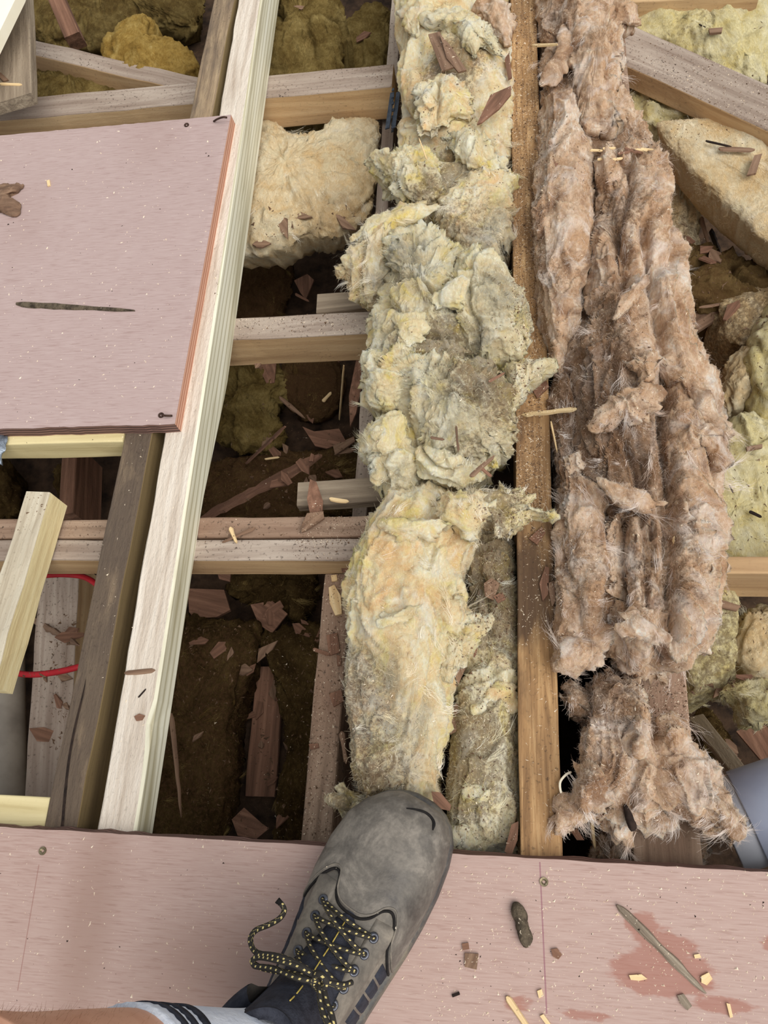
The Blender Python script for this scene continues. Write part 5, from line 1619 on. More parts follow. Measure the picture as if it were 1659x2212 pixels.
# bow: knot on the outer side, two loops, two loose ends
K = P(690, 2120, 0.168)
lace([K, P(650, 2090, .172), P(600, 2075, .165), P(560, 2068, .15), P(545, 2078, .145), P(570, 2092, .15), P(640, 2105, .168), K], 46, .0023)
lace([K + UP * .003, P(640, 2112, .172), P(590, 2092, .160), P(548, 2085, .148), P(560, 2062, .15), P(610, 2068, .166), P(665, 2095, .172), K + UP * .003], 46, .0023)
lace([K, P(640, 2085, .17), P(590, 2066, .155), P(552, 2056, .14), P(541, 2030, .13), P(552, 2010, .12), P(580, 1998, .112), P(604, 1984, .108), P(614, 1966, .105), P(606, 1950, .106)], 50, .0024)
lace([K, P(700, 2140, .172), P(706, 2165, .176), P(716, 2190, .18), P(722, 2215, .182), P(730, 2250, .18)], 26, .0023)
lace([K + UP * .002, P(720, 2125, .165), P(742, 2128, .158), P(760, 2122, .15)], 16, .0023)
lace([K + UP * .002, P(690, 2140, .174), P(694, 2175, .178), P(705, 2205, .182), P(730, 2230, .182)], 26, .0023)
lace([P(676, 2108, .170), P(690, 2104, .178), P(704, 2118, .178), P(698, 2134, .172), P(680, 2130, .170), P(674, 2112, .172)], 26, .0028, 'lace_knot')
tv, tf = tube_data([P(606, 1952, .106), P(601, 1945, .107), P(600, 1950, .106)], .0026, 6)
mesh_obj('lace_tip', tv, tf, M_CUT, boot, True)

# leg and sock
A0 = AN + np.array([0, 0, 0.10])
legpts = spline([A0, P(520, 2325, .18), P(300, 2352, .27), P(60, 2440, .38), P(-150, 2510, .46)], 60)
rad = np.interp(np.linspace(0, 1, 60), [0, .2, .45, .7, 1], [.040, .040, .044, .054, .060])


def leg_tube(p, r, n, mat, name, parent, rib=0.0):
    tv, tf = tube_data(p, r, n)
    if rib:
        c = np.repeat(p, n, 0)
        d = tv - c
        k = np.tile(np.arange(n), len(p))
        tv = c + d * (1 + rib * np.cos(k * math.pi))[:, None]
    return mesh_obj(name, tv, tf, mat, parent, True)


leg_tube(legpts, rad, 40, M_SKIN, 'leg', person)
ks = 33
sock = leg_tube(legpts[:ks], rad[:ks] + .003, 84, M_SOCK, 'sock', person, 0.006)
d_ = np.linalg.norm(np.diff(legpts, axis=0), axis=1).mean()
for kk in (ks - 8, ks - 6, ks - 4):
    leg_tube(legpts[kk:kk + 2] * np.array([[1], [1]]), rad[kk:kk + 2] + .0042, 84, M_NAVY, 'stripe', sock)
# hair on the shin
hv, hq = [], []
Ls = legpts[ks - 1:]
for k in range(1500):
    i = random.randrange(len(Ls) - 1)
    d = (Ls[i + 1] - Ls[i]) / np.linalg.norm(Ls[i + 1] - Ls[i])
    u = np.cross(d, [0, 0, 1]); u /= np.linalg.norm(u); v = np.cross(d, u)
    a_ = random.uniform(0, 2 * math.pi)
    rr = math.cos(a_) * u + math.sin(a_) * v
    b_ = Ls[i] + (Ls[i + 1] - Ls[i]) * random.random() + rr * (rad[ks - 1 + i] - .0005)
    g_ = rr * .6 - d * random.uniform(.3, 1) + np.random.default_rng(k).normal(0, .3, 3)
    g_ /= np.linalg.norm(g_)
    L_ = random.uniform(.003, .008)
    w_ = np.cross(g_, rr); w_ = w_ / (np.linalg.norm(w_) + 1e-9) * .00009
    c = len(hv)
    hv += [b_ - w_, b_ + w_, b_ + g_ * L_ + w_ * .3, b_ + g_ * L_ - w_ * .3]
    hq.append((c, c + 1, c + 2, c + 3))
tag(mesh_fast('leg_hair', np.array(hv), np.array(hq), M_HAIR, person), kind='stuff')

# ================================================================== debris
# --- pieces on the plywood sheets
splinter('splinter', (1332, 1955), (1524, 2145), .0185, .0185, .0085, .0072, M_GSPLINT, 'long grey splinter lying across red stains on the lower plywood')
splinter('splinter', (1094, 2152), (1150, 2235), .0185, .0185, .006, .005, M_SPLINT, 'thin pale stick beside the small red stain on the lower plywood', thick=.6)
chunk('bark_piece', [(1104, 1948), (1120, 1942), (1138, 1968), (1140, 2000), (1148, 2030), (1136, 2046), (1124, 2030), (1112, 1990), (1102, 1968)], M_BARK, None, 201, z=.0205, h=.007, under=.003, amp=.003, step=.002, nr=16, rag=.001)
tag(bpy.data.objects['bark_piece'], 'dark bark piece with white specks on the lower plywood', 'bark')
SM = [([(1004, 2058), (1034, 2060), (1030, 2094), (1004, 2088)], M_SHARD2, 'square tan wood chip on the lower plywood'),
      ([(998, 2038), (1012, 2036), (1014, 2050), (1000, 2052)], M_SHARD, 'tiny brown chip above the square tan chip'),
      ([(1358, 2106), (1385, 2104), (1398, 2114), (1380, 2118), (1362, 2116)], M_SPLINT, 'pale wedge-shaped chip on a red stain'),
      ([(1514, 2108), (1530, 2100), (1538, 2114), (1526, 2128), (1514, 2122)], M_SPLINT, 'round white chip at the tip of the long grey splinter'),
      ([(1568, 2166), (1576, 2168), (1582, 2196), (1576, 2198)], M_SPLINT, 'small upright pale chip on the narrow red stain'),
      ([(1462, 2150), (1476, 2146), (1494, 2172), (1484, 2182), (1470, 2168)], M_GSPLINT, 'small grey flake below the long grey splinter'),
      ([(1190, 2050), (1204, 2048), (1214, 2062), (1206, 2072), (1194, 2066)], M_SHARD, 'curled brown shaving beside the purple pencil line'),
      ([(976, 2148), (992, 2142), (994, 2148), (978, 2154)], M_DARK, 'little dark stick on the lower plywood'),
      ([(1498, 2062), (1510, 2060), (1514, 2068), (1500, 2070)], M_SPLINT, 'tiny white fleck above the round white chip'),
      ([(1160, 2140), (1170, 2136), (1174, 2150), (1164, 2156)], M_SPLINT, 'tiny pale chip by the foot of the pencil line'),
      ([(1166, 2194), (1174, 2190), (1190, 2212), (1182, 2216)], M_SPLINT, 'thin pale chip beyond the foot of the pencil line')]
for px, m, lb in SM:
    shard('wood_chip', px, .0182, m, lb, 'wood chip', thick=.0022)
splinter('splinter', (36, 657), (292, 672), .0225, .0225, .011, .004, M_GSPLINT, 'long dark splinter lying on the upper plywood', thick=.35)
bpy.data.objects['splinter.002'].data.materials[0] = M_BARK
chunk('bark_piece', [(-20, 402), (30, 398), (50, 400), (40, 414), (20, 418), (26, 432), (46, 442), (42, 462), (18, 466), (-20, 450)], M_SHARD2, None, 202, z=.024, h=.007, under=.003, amp=.004, step=.002, nr=14, rag=.001)
tag(bpy.data.objects['bark_piece.001'], 'torn brown wood flake on the upper plywood', 'wood flake')
shard('wood_chip', [(102, 392), (108, 390), (110, 402), (104, 404)], .0222, M_SPLINT, 'white chip near the torn flake on the upper plywood', 'wood chip', thick=.002)
# on the pale new joist
splinter('splinter', (270, 1455), (336, 1448), .0, .0, .006, .007, M_SHARD2, 'reddish splinter across the pale new joist', thick=.3)
shard('wood_chip', [(291, 1548), (302, 1542), (314, 1546), (308, 1556), (296, 1558)], .0, M_SHARD, 'orange chip on the pale new joist', 'wood chip', thick=.002)
splinter('splinter', (299, 1507), (316, 1488), .0, .0, .002, .002, M_DARK, 'dark twig on the pale new joist', thick=.6)
# over the brown joist
splinter('splinter', (1246, 884), (1128, 897), .045, .006, .006, .007, M_SPLINT, 'pale splinter bridging the brown joist and brown wool', thick=.4)
splinter('splinter', (1150, 100), (1205, 98), .012, .045, .008, .005, M_SPLINT, 'short pale splinter poking from the far brown wool', thick=.4)
splinter('splinter', (1455, 1160), (1512, 1245), .055, .050, .009, .006, M_SPLINT, 'pale pointed splinter stuck in the widest brown roll', thick=.4)
splinter('splinter', (1190, 910), (1204, 978), .02, .022, .0022, .002, M_SPLINT, 'fine upright sliver in the dark brown wool', thick=.5)
splinter('splinter', (1276, 1740), (1284, 1830), -.01, -.06, .004, .004, M_SPLINT, 'thin stick hanging below the wool fan', thick=.7)
shard('wood_shard', [(1165, 1262), (1178, 1225), (1186, 1228), (1184, 1285), (1172, 1300)], .001, M_SHARD, 'narrow shard on the brown joist edge by its dark stain', thick=.003)
shard('wood_shard', [(1142, 1165), (1170, 1140), (1178, 1152), (1160, 1178)], .001, M_SHARD, 'small shard on the brown joist below the wool flap', thick=.003)
shard('wood_shard', [(1182, 1262), (1198, 1255), (1200, 1300), (1192, 1312)], .001, M_SHARD2, 'second narrow shard along the brown joist edge', thick=.003)
shard('wood_shard', [(1150, 845), (1178, 820), (1186, 838), (1160, 862)], .001, M_SHARD, 'brown flake on the joist below the wool spike', thick=.003)
shard('wood_shard', [(1030, 265), (1060, 210), (1104, 196), (1104, 212), (1078, 238), (1040, 262)], .048, M_SHARD, 'pinkish pointed shard lying on the far yellow roll', thick=.003, tilt=(0.1, .1))
shard('wood_shard', [(925, 75), (950, 72), (985, 150), (955, 158)], .046, M_SHARD2, 'grey-brown paper-like shard on the far yellow roll', thick=.003, tilt=(0.1, 0))
shard('wood_shard', [(950, 78), (975, 105), (1008, 152), (990, 158), (965, 130)], .049, M_SHARD2, 'thin crossing shard on the far yellow roll', thick=.003, tilt=(-.1, 0))
shard('wood_shard', [(1090, 130), (1100, 118), (1106, 170), (1098, 175)], .02, M_SHARD, 'slim upright shard at the far joist edge', thick=.003)
splinter('splinter', (1090, 900), (1098, 985), .02, .0, .006, .005, M_SHARD2, 'brown stick stuck between yellow lump and brown joist', thick=.5)
splinter('splinter', (1015, 1030), (1068, 985), .068, .068, .006, .004, M_SHARD2, 'brown stick across the foot of the broad torn lump', thick=.4)
splinter('splinter', (1038, 1010), (1062, 1030), .068, .062, .004, .004, M_SHARD, 'pinkish short stick at the foot of the broad torn lump', thick=.4)
splinter('splinter', (930, 945), (960, 950), .078, .078, .004, .003, M_SHARD2, 'small dark stick on the broad torn lump', thick=.4)
splinter('splinter', (985, 920), (990, 975), .08, .076, .003, .003, M_SHARD2, 'upright thin stick on the broad torn lump', thick=.4)
splinter('splinter', (1055, 825), (1090, 806), .075, .07, .004, .003, M_SHARD, 'reddish stick in the fold of the broad torn lump', thick=.4)
splinter('splinter', (922, 345), (905, 298), .05, .06, .0025, .0015, M_SPLINT, 'white curved sliver above the frayed yellow chunk', thick=.5)
shard('wood_shard', [(932, 1710), (952, 1712), (975, 1740), (972, 1752), (940, 1745)], .02, M_SHARD, 'rounded brown flake beside the boot toe', thick=.003)
shard('wood_shard', [(1090, 1840), (1105, 1782), (1120, 1775), (1118, 1815), (1105, 1848)], -.015, M_SHARD, 'brown block-like shard at the joist by the lower plywood', thick=.012)
shard('wood_shard', [(1232, 1795), (1246, 1790), (1262, 1815), (1246, 1815)], -.04, M_SHARD, 'curled brown shard under the wool fan', thick=.003)
shard('wood_shard', [(1045, 1262), (1062, 1250), (1080, 1262), (1066, 1298), (1048, 1290)], -.008, M_SHARD2, 'dull flake on the dirty low yellow strip', thick=.003)
shard('wood_shard', [(1066, 1290), (1085, 1280), (1092, 1296), (1075, 1304)], -.006, M_SHARD, 'orange flake on the dirty low yellow strip', thick=.003)
shard('wood_shard', [(960, 1560), (985, 1520), (1010, 1540), (990, 1580), (965, 1590)], -.03, M_SHARD2, 'dark flake between peach roll and low strip', thick=.003, tilt=(.2, 0))
shard('wood_shard', [(975, 1440), (992, 1415), (1008, 1440), (990, 1480)], -.02, M_SHARD2, 'grey flake under the torn peach flap', thick=.003)
splinter('splinter', (1034, 1365), (1024, 1420), .0, -.01, .004, .004, M_SHARD, 'thin pinkish stick beside the torn peach flap', thick=.4)
shard('paper_flake', [(1195, 345), (1222, 335), (1228, 352), (1200, 362)], .05, M_SHARD, 'pale brown flake in the groove of the brown wool', 'wood chip', thick=.002)
LB = ['thin wood chip on the dirt band across the brown wool']
for k in range(9):
    x, y = 1290 + k * 14 + random.uniform(-4, 4), 325 + random.uniform(-14, 22)
    splinter('splinter', (x - 14, y + random.uniform(-6, 6)), (x + 14, y + random.uniform(-6, 6)), .052, .052, .004, .003, random.choice([M_SPLINT, M_SHARD, M_SPLINT]), LB[0], group='chips on the dirt band', thick=.5)

# --- on the noggins and the low pinkish joist
shard('wood_shard', [(675, 1045), (688, 1050), (698, 1082), (694, 1105), (668, 1110), (664, 1080)], -.036, M_SHARD, 'star-pointed shard standing on the doubled noggin', thick=.003, tilt=(0, .5))
shard('wood_shard', [(650, 1140), (665, 1112), (700, 1108), (702, 1122), (672, 1140), (652, 1150)], -.042, M_SHARD2, 'curled grey shard on the doubled noggin', thick=.003, tilt=(0, .2))
splinter('splinter', (498, 1140), (512, 1174), -.044, -.044, .007, .004, M_SPLINT, 'white splinter on the doubled noggin', thick=.5)
splinter('splinter', (480, 1172), (552, 1140), -.045, -.045, .004, .006, M_SHARD2, 'brown splinter crossing the doubled noggin', thick=.3)
splinter('splinter', (712, 1078), (754, 1084), -.045, -.045, .006, .005, M_SPLINT, 'pale splinter on the grey board end', thick=.4)
shard('wood_shard', [(712, 1272), (724, 1266), (738, 1290), (740, 1328), (726, 1332), (714, 1305)], -.1, M_SPLINT, 'pale block chip on the low pinkish joist', thick=.006)
shard('wood_shard', [(706, 1374), (730, 1368), (736, 1410), (712, 1418)], -.1, M_SHARD, 'square brown chip on the low pinkish joist', thick=.004)
shard('wood_shard', [(716, 1245), (728, 1243), (730, 1256), (718, 1258)], -.1, M_SPLINT, 'small white chip on the low pinkish joist', thick=.004)
shard('wood_shard', [(728, 1416), (738, 1418), (738, 1438), (730, 1440)], -.1, M_SHARD, 'orange peg-like chip on the low pinkish joist', thick=.004)
splinter('splinter', (676, 1402), (712, 1414), -.09, -.096, .005, .006, M_SHARD, 'pink stick overhanging the low pinkish joist', thick=.5)
shard('wood_shard', [(712, 1500), (738, 1490), (744, 1515), (722, 1528)], -.1, M_SHARD, 'brown flake halfway down the low pinkish joist', thick=.004)
shard('wood_shard', [(668, 1608), (688, 1606), (690, 1616), (672, 1620)], -.1, M_SHARD, 'flat tan chip near the foot of the low pinkish joist', thick=.003)
splinter('splinter', (738, 1580), (748, 1650), -.09, -.095, .008, .005, M_SHARD2, 'brown stick along the edge of the peach roll', thick=.4)
shard('wood_shard', [(735, 1218), (760, 1212), (758, 1235), (740, 1238)], -.08, M_SHARD, 'brown flake at the top of the low pinkish joist', thick=.003)
# nail hanging from the knotty noggin
splinter('nail', (731, 728), (735, 752), -.09, -.115, .0035, .003, M_RUST, 'small dark nail on the face of the knotty noggin', 'nail', thick=.9)

# --- voids: bigger named pieces
splinter('timber_strip', (440, 1120), (696, 985), -.245, -.19, .020, .020, M_SHARD, 'long reddish strip leaning in the void behind the doubled noggin', 'wood strip', thick=.3)
splinter('timber_strip', (533, 1002), (618, 922), -.235, -.20, .008, .009, M_SHARD, 'thin reddish strip leaning in the void behind the doubled noggin', 'wood strip', thick=.4)
splinter('splinter', (604, 858), (660, 905), -.225, -.23, .009, .006, M_SHARD2, 'tan splinter on the grubby wool patch', thick=.4)
splinter('splinter', (697, 868), (716, 848), -.235, -.235, .008, .006, M_SPLINT, 'pale chip-like splinter on the grubby wool patch', thick=.4)
splinter('splinter', (572, 992), (604, 988), -.23, -.23, .004, .004, M_SPLINT, 'fine pale splinter on the dim wool layer', thick=.4)
shard('wood_shard', [(748, 900), (752, 850), (775, 800), (790, 790), (788, 830), (765, 880)], -.18, M_SHARD, 'tall leaf-shaped shard leaning beside the yellow lumps', thick=.004, tilt=(.5, .6))
splinter('stem', (744, 790), (734, 908), -.13, -.23, .003, .003, M_SPLINT, 'thin straw hanging from the knotty noggin', 'straw', thick=.8)
shard('wood_shard', [(655, 925), (680, 935), (735, 932), (748, 955), (705, 968), (680, 962)], -.23, M_SHARD, 'crumpled brown shard behind the doubled noggin', thick=.004, tilt=(.1, .3))
shard('wood_shard', [(720, 965), (765, 945), (768, 955), (725, 985)], -.23, M_SHARD2, 'dull strip shard behind the doubled noggin', thick=.004)
shard('wood_shard', [(556, 785), (600, 785), (592, 825), (575, 828)], -.22, M_SHARD, 'reddish shard under the knotty noggin', thick=.004, tilt=(0, .3))
shard('wood_shard', [(635, 605), (665, 595), (680, 610), (662, 650), (650, 635)], -.25, M_SHARD, 'reddish leaf-like shard behind the knotty noggin', thick=.004, tilt=(.2, 0))
splinter('splinter', (638, 635), (668, 652), -.24, -.24, .006, .004, M_SHARD, 'small brown splinter behind the knotty noggin', thick=.4)
# near dark void
beam('plank', P(585, 1440, -.43), P(560, 1720, -.43), .05, .012, M_SHARD, 'dark red plank lying between the two dim batts', 'plank', seed=31)
shard('wood_shard', [(500, 1770), (530, 1745), (570, 1780), (585, 1790), (555, 1812), (512, 1805)], -.225, M_SHARD, 'rusty square shard near the lower plywood edge', thick=.004, tilt=(.2, .2))
shard('wood_shard', [(460, 1790), (478, 1720), (482, 1740), (476, 1800)], -.22, M_SHARD, 'rusty spike shard near the lower plywood edge', thick=.004, tilt=(0, .4))
splinter('splinter', (370, 1540), (392, 1765), -.14, -.18, .008, .004, M_SHARD2, 'tall thin offcut leaning against the pale new joist', thick=.4)
shard('wood_shard', [(410, 1275), (488, 1278), (500, 1320), (470, 1335), (412, 1338)], -.24, M_SHARD, 'brown board scrap below the doubled noggin', thick=.008, tilt=(0, .1))
shard('wood_shard', [(540, 1305), (590, 1300), (625, 1330), (590, 1370), (560, 1350)], -.235, M_SHARD, 'brown angular scrap beside the torn wool strip', thick=.005, tilt=(.2, 0))
shard('wood_shard', [(470, 1235), (500, 1235), (498, 1258), (475, 1252)], -.21, M_SHARD, 'small orange scrap right under the doubled noggin', thick=.004)
# left void
splinter('splinter', (60, 1332), (172, 1395), -.205, -.19, .012, .010, M_SHARD2, 'tan stick leaning across the debris-covered ceiling joist', thick=.4)
shard('wood_shard', [(84, 1530), (95, 1505), (145, 1490), (140, 1515), (110, 1535)], -.212, M_SHARD, 'orange-brown flake on the debris-covered ceiling joist', thick=.003)
shard('wood_shard', [(95, 1320), (112, 1310), (120, 1330), (108, 1342)], -.213, M_SHARD2, 'pinkish flake on the debris-covered ceiling joist', thick=.003)
splinter('splinter', (74, 1650), (96, 1570), -.213, -.213, .006, .004, M_SPLINT, 'pale sliver on the debris-covered ceiling joist', thick=.4)
splinter('splinter', (90, 1535), (138, 1560), -.21, -.21, .004, .003, M_SPLINT, 'thin pale sliver across the debris-covered ceiling joist', thick=.4)
splinter('splinter', (150, 1048), (205, 1098), -.24, -.25, .009, .007, M_SHARD2, 'stick in the dark void under the upper plywood', thick=.4)
splinter('splinter', (0, 182), (48, 184), .0105, .0105, .005, .005, M_SPLINT, 'pale stick across the grey dusty board', thick=.4)
shard('wood_chip', [(-8, 160), (4, 160), (20, 175), (8, 178)], .0105, M_SHARD2, 'dark chip on the grey dusty board', 'wood chip', thick=.003)
# right side
shard('wood_shard', [(1468, 575), (1490, 545), (1512, 580), (1535, 575), (1525, 608), (1480, 612)], -.19, M_SHARD, 'reddish torn shard beneath the thick cream slab', thick=.004, tilt=(.2, .2))
splinter('splinter', (1524, 305), (1580, 318), -.068, -.068, .004, .003, M_DARK, 'black twig on the thick cream slab', thick=.5)
splinter('splinter', (1552, 322), (1630, 325), -.068, -.068, .009, .007, M_SHARD2, 'brown stick beside the black twig on the slab', thick=.3)
shard('wood_shard', [(1628, 340), (1645, 336), (1632, 378), (1612, 382)], -.068, M_SHARD2, 'brown rectangular chip on the thick cream slab', thick=.004)
shard('wood_shard', [(1530, 66), (1560, 64), (1558, 74), (1532, 76)], -.075, M_SHARD2, 'small dark rectangle of wood on the bright pale batt', thick=.004)
splinter('splinter', (1510, 53), (1524, 60), -.075, -.075, .003, .002, M_DARK, 'tiny dark stick on the bright pale batt', thick=.5)
shard('wood_shard', [(1610, 968), (1645, 962), (1645, 970), (1612, 976)], -.12, M_SHARD2, 'dark strip chip on the lemon wool fold', thick=.004)
splinter('splinter', (1618, 1105), (1645, 1118), -.13, -.13, .005, .004, M_DARK, 'dark twig on the flat pale batt', thick=.4)
splinter('splinter', (1575, 1048), (1584, 1066), -.13, -.13, .002, .002, M_DARK, 'fine dark needle on the flat pale batt', thick=.5)
beam('board_offcut', P(1505, 1545, -.36), P(1640, 1720, -.22), .022, .012, M_GREY, 'grey stick of board leaning toward the grey pipe', 'board', seed=33)
shard('wood_shard', [(1590, 1580), (1640, 1560), (1680, 1600), (1680, 1680), (1640, 1640)], -.21, M_SHARD, 'big brown shard in the dark gap by the grey pipe', thick=.006, tilt=(.2, .1))
shard('wood_shard', [(1500, 1290), (1560, 1298), (1600, 1310), (1590, 1322), (1520, 1306)], -.12, M_SHARD2, 'thin brown veneer strip under the pale noggin', thick=.003)
beam('board_offcut', P(1495, 700, -.20), P(1590, 640, -.18), .03, .01, M_SHARD2, 'dull board scrap among the dirty wool rubble', 'board', seed=34)
splinter('splinter', (1500, 640), (1600, 622), -.18, -.18, .006, .005, M_SHARD2, 'long brown splinter among the dirty wool rubble', thick=.4)
splinter('splinter', (1510, 665), (1659, 640), -.175, -.17, .005, .004, M_SHARD2, 'thin straw-like splinter above the dirty wool rubble', thick=.4)
splinter('splinter', (1535, 500), (1560, 570), -.2, -.22, .012, .010, M_DARK, 'charred stick below the thick cream slab', thick=.5)
splinter('splinter', (1515, 470), (1530, 530), -.19, -.2, .008, .006, M_SHARD2, 'tan stick below the thick cream slab', thick=.5)
splinter('splinter', (1580, 560), (1640, 600), -.2, -.2, .008, .006, M_DARK, 'second charred stick below the thick cream slab', thick=.5)

# --- random broken veneer lying on the void floor, each piece its own object
protos = []
for k in range(6):
    n = random.choice([4, 5, 6])
    an = sorted(random.uniform(0, 2 * math.pi) for _ in range(n))
    an = [2 * math.pi * i / n + random.uniform(-.4, .4) for i in range(n)]
    pts = [(0.018 * random.uniform(.6, 1.6) * math.cos(a), 0.009 * random.uniform(.6, 1.5) * math.sin(a)) for a in an]
    V = [(x, y, 0) for x, y in pts] + [(x, y, .003) for x, y in pts]
    Fc = [tuple(range(n, 2 * n)), tuple(range(n))[::-1]] + [(i, (i + 1) % n, n + (i + 1) % n, n + i) for i in range(n)]
    me = bpy.data.meshes.new('veneer_flake'); me.from_pydata(V, [], Fc); me.materials.append(M_SHARD if k % 3 else M_SHARD2); me.update()
    protos.append(me)
ZONES = [((480, 580, 800, 670), 14, 'broken veneer flake in the void behind the knotty noggin', 'veneer flakes behind the knotty noggin'),
         ((460, 800, 790, 1050), 26, 'broken veneer flake in the void behind the doubled noggin', 'veneer flakes behind the doubled noggin'),
         ((380, 1240, 700, 1780), 22, 'broken veneer flake in the dark void beside the low pinkish joist', 'veneer flakes in the dark void beside the low pinkish joist'),
         ((620, 0, 840, 130), 8, 'broken veneer flake beyond the far noggin', 'veneer flakes beyond the far noggin'),
         ((1470, 480, 1659, 760), 22, 'broken veneer flake beneath the thick cream slab', 'veneer flakes beneath the thick cream slab'),
         ((1500, 1500, 1659, 1680), 12, 'broken veneer flake in the dark gap by the grey pipe', 'veneer flakes in the dark gap by the grey pipe'),
         ((60, 1250, 180, 1750), 12, 'broken veneer flake on the debris-covered ceiling joist', 'veneer flakes on the ceiling joist'),
         ((60, 1000, 240, 1090), 6, 'broken veneer flake in the dark void under the upper plywood', 'veneer flakes in the dark void under the upper plywood')]
dg = bpy.context.evaluated_depsgraph_get()
dg.update()
for (x0, y0, x1, y1), n, lb, gp in ZONES:
    for k in range(n):
        p = P(random.uniform(x0, x1), random.uniform(y0, y1), -.25)
        hit, loc, nor, fi, ob, mx = scene.ray_cast(dg, Vector((p[0], p[1], -0.115)), Vector((0, 0, -1)))
        z = loc.z if hit else FLOOR_Z
        kd = random.randrange(6)
        o = bpy.data.objects.new('veneer_flake', protos[kd])
        sc_ = random.uniform(.5, 1.25)
        o.scale = (sc_, sc_, 1)
        o.location = (p[0], p[1], z + .0005)
        o.rotation_euler = (random.uniform(-.35, .35), random.uniform(-.35, .35), random.uniform(0, 6.28))
        link(o)
        tag(o, ('reddish ' if kd % 3 else 'dull grey-brown ') + lb, 'veneer flake', gp)

# --- sawdust, grit: uncountable
def drop(pts, top, bottom=None):
    """put points on whatever surface lies under them"""
    out, nn = [], []
    for p in pts:
        hit, loc, nor, fi, ob, mx = scene.ray_cast(dg, Vector((p[0], p[1], top)), Vector((0, 0, -1)))
        if hit and ob.name.split('.')[0] not in ('boot', 'sole', 'toe_cap', 'tongue', 'leg', 'sock', 'lace', 'side_panel', 'collar', 'eyelet_stay', 'eyelet', 'leg_hair', 'stripe'):
            if nor.z > 0.3:
                out.append(np.array(loc)); nn.append(np.array(nor))
    return np.array(out), np.array(nn)


pts, _n = px_scatter(1700, [(0, 1800, 1000, 2212, .018, .55), (900, 1870, 1659, 2212, .018, 1.6)])
pts, nn = drop(pts, .3)
slivers('sawdust', pts, nn, (.0005, .0014), M_DUST, 'pale sawdust specks scattered over the lower plywood', 'sawdust', asp=(1.5, 4))
pts, _n = px_scatter(160, [(0, 1850, 1000, 2212, .018, .4), (900, 1900, 1659, 2212, .018, 1)])
pts, nn = drop(pts, .3)
slivers('grit', pts, nn, (.0004, .0011), M_DARK, 'dark grit scattered over the lower plywood', 'grit', asp=(1.2, 3))
pts, _n = px_scatter(420, [(0, 270, 470, 940, .022)])
pts, nn = drop(pts, .3)
slivers('sawdust', pts, nn, (.0006, .0019), M_DUST, 'pale sawdust specks on the upper plywood', 'sawdust', asp=(1.5, 4))
pts, _n = px_scatter(130, [(0, 270, 470, 940, .022)])
pts, nn = drop(pts, .3)
slivers('grit', pts, nn, (.0004, .0013), M_DARK, 'dark grit on the upper plywood', 'grit', asp=(1.2, 4))
# wool bays and brown joist
pts, _n = px_scatter(5200, [(1108, 0, 1205, 1160, 0.0, 2.6), (1165, 0, 1540, 1450, .05, 1.1), (1200, 1450, 1540, 1800, .03, .8), (1130, 1160, 1210, 1840, 0, .5)])
pts, nn = drop(pts, .3)
slivers('sawdust', pts, nn, (.0005, .0019), M_DUST, 'pale sawdust strewn over the brown wool and joist', 'sawdust', asp=(3, 8))
pts, _n = px_scatter(5200, [(1108, 0, 1170, 1160, 0.0, 4), (1165, 250, 1440, 400, .05, 1.6), (1190, 700, 1400, 1050, .05, 1.5), (1280, 1450, 1500, 1600, .0, 1)])
pts, nn = drop(pts, .3)
slivers('grit', pts, nn, (.0004, .0016), M_DUST_DK, 'brown grit strewn over the brown wool and joist', 'grit', asp=(1.2, 4))
pts, _n = px_scatter(2600, [(870, 0, 1105, 500, .03, 1), (800, 500, 1125, 1060, .05, 1), (760, 1060, 960, 1700, .05, .35), (1000, 1160, 1115, 1830, -.02, 1.6)])
pts, nn = drop(pts, .3)
slivers('sawdust', pts, nn, (.0006, .0022), M_DUST, 'pale sawdust strewn over the yellow wool', 'sawdust', asp=(3, 8))
pts, _n = px_scatter(2600, [(880, 80, 1100, 420, .03, 1), (880, 720, 1110, 880, .05, .8), (1030, 1150, 1115, 1400, -.02, 6), (980, 1400, 1115, 1820, -.02, 1.5), (760, 1480, 840, 1720, .03, .8)])
pts, nn = drop(pts, .3)
slivers('grit', pts, nn, (.0004, .0017), M_DUST_DK, 'brown grit strewn over the yellow wool', 'grit', asp=(1.2, 4))
pts, _n = px_scatter(3600, [(1104, 0, 1172, 1170, 0.0)])
pts, nn = drop(pts, .3)
slivers('grit', pts, nn, (.0004, .0015), M_DUST_DK, 'brown grit packed along the top of the brown joist', 'grit', asp=(1.2, 4))
pts, _n = px_scatter(2600, [(1104, 0, 1172, 1170, 0.0), (1118, 1170, 1210, 1400, 0, .3)])
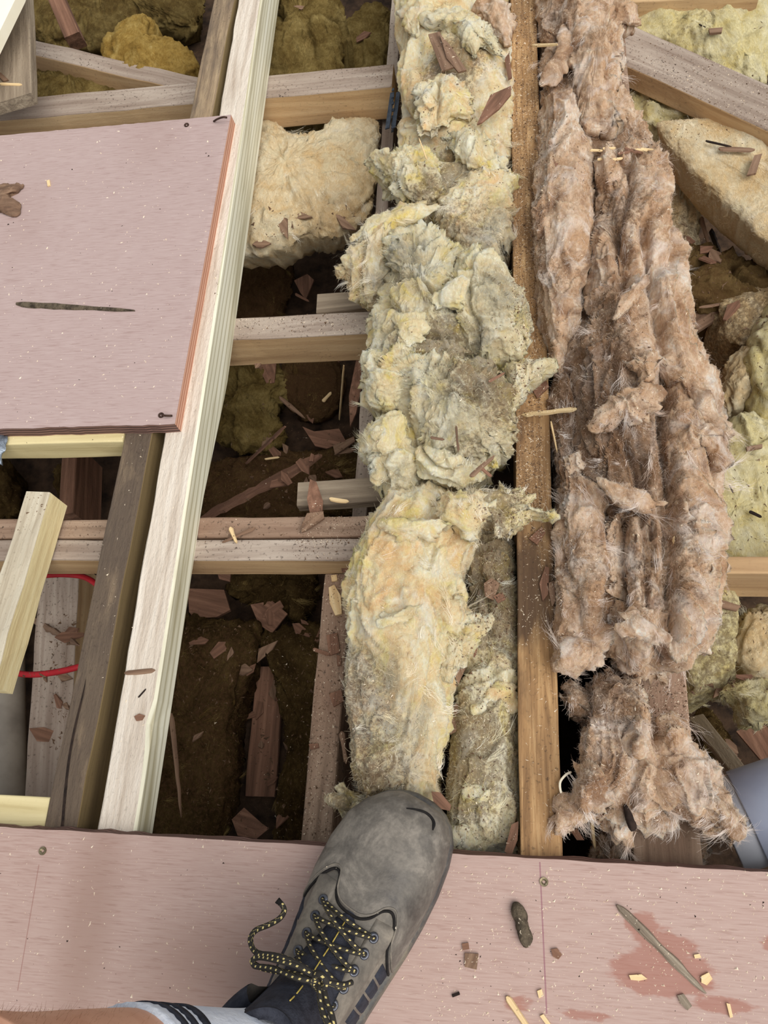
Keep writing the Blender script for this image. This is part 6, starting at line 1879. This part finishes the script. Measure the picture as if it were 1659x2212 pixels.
pts, nn = drop(pts, .3)
slivers('sawdust', pts, nn, (.0005, .0015), M_DUST, 'pale sawdust packed along the top of the brown joist', 'sawdust', asp=(2, 6))
# noggins, low joist, braces
pts, _n = px_scatter(4200, [(655, 1190, 750, 1810, -.1, 1.6), (640, 1090, 820, 1175, -.046, 3), (440, 1090, 640, 1170, -.046, .5), (500, 670, 820, 720, -.075, 1.6), (1360, 80, 1659, 290, -.055, 1.6), (590, 130, 860, 190, -.08, .8), (1400, 1450, 1490, 1600, -.045, 2), (80, 1100, 240, 1180, -.05, 1)])
pts, nn = drop(pts, .02)
slivers('grit', pts, nn, (.0005, .0017), M_DUST_DK, 'mixed dust and crumbs lying on the noggins and low timbers', 'grit', asp=(1.2, 5))
pts, _n = px_scatter(2200, [(655, 1190, 750, 1810, -.1, 1.4), (640, 1090, 820, 1175, -.046, 2), (500, 670, 820, 720, -.075, 2.0), (1400, 120, 1659, 290, -.055, 1.6), (1400, 1450, 1490, 1600, -.045, 2), (220, 950, 500, 1790, 0, .12)])
pts, nn = drop(pts, .02)
slivers('sawdust', pts, nn, (.0005, .0015), M_DUST, 'pale sawdust on the noggins and low timbers', 'sawdust', asp=(1.5, 5))
pts, _n = px_scatter(3000, [(460, 560, 800, 670, -.26, 1), (440, 790, 800, 1080, -.26, 1), (350, 1240, 700, 1800, -.26, .7), (1450, 450, 1659, 900, -.2, 1), (1460, 1000, 1659, 1660, -.2, .6), (50, 1250, 180, 1780, -.215, 1.5), (1380, 0, 1659, 160, -.1, .3)])
pts, nn = drop(pts, -.09)
slivers('grit', pts, nn, (.001, .004), M_DUST_DK, 'brown crumbs strewn through the voids', 'grit', asp=(1.2, 6))

chunk('plastic_scrap', [(1346, 1742), (1354, 1738), (1366, 1762), (1374, 1788), (1364, 1796), (1352, 1772)], M_DARK, None, 203, z=.012, h=.005, under=.004, amp=.002, step=.002, nr=12, rag=.0008)
tag(bpy.data.objects['plastic_scrap'], 'dark scrap caught in the foot of the wool fan', 'scrap')
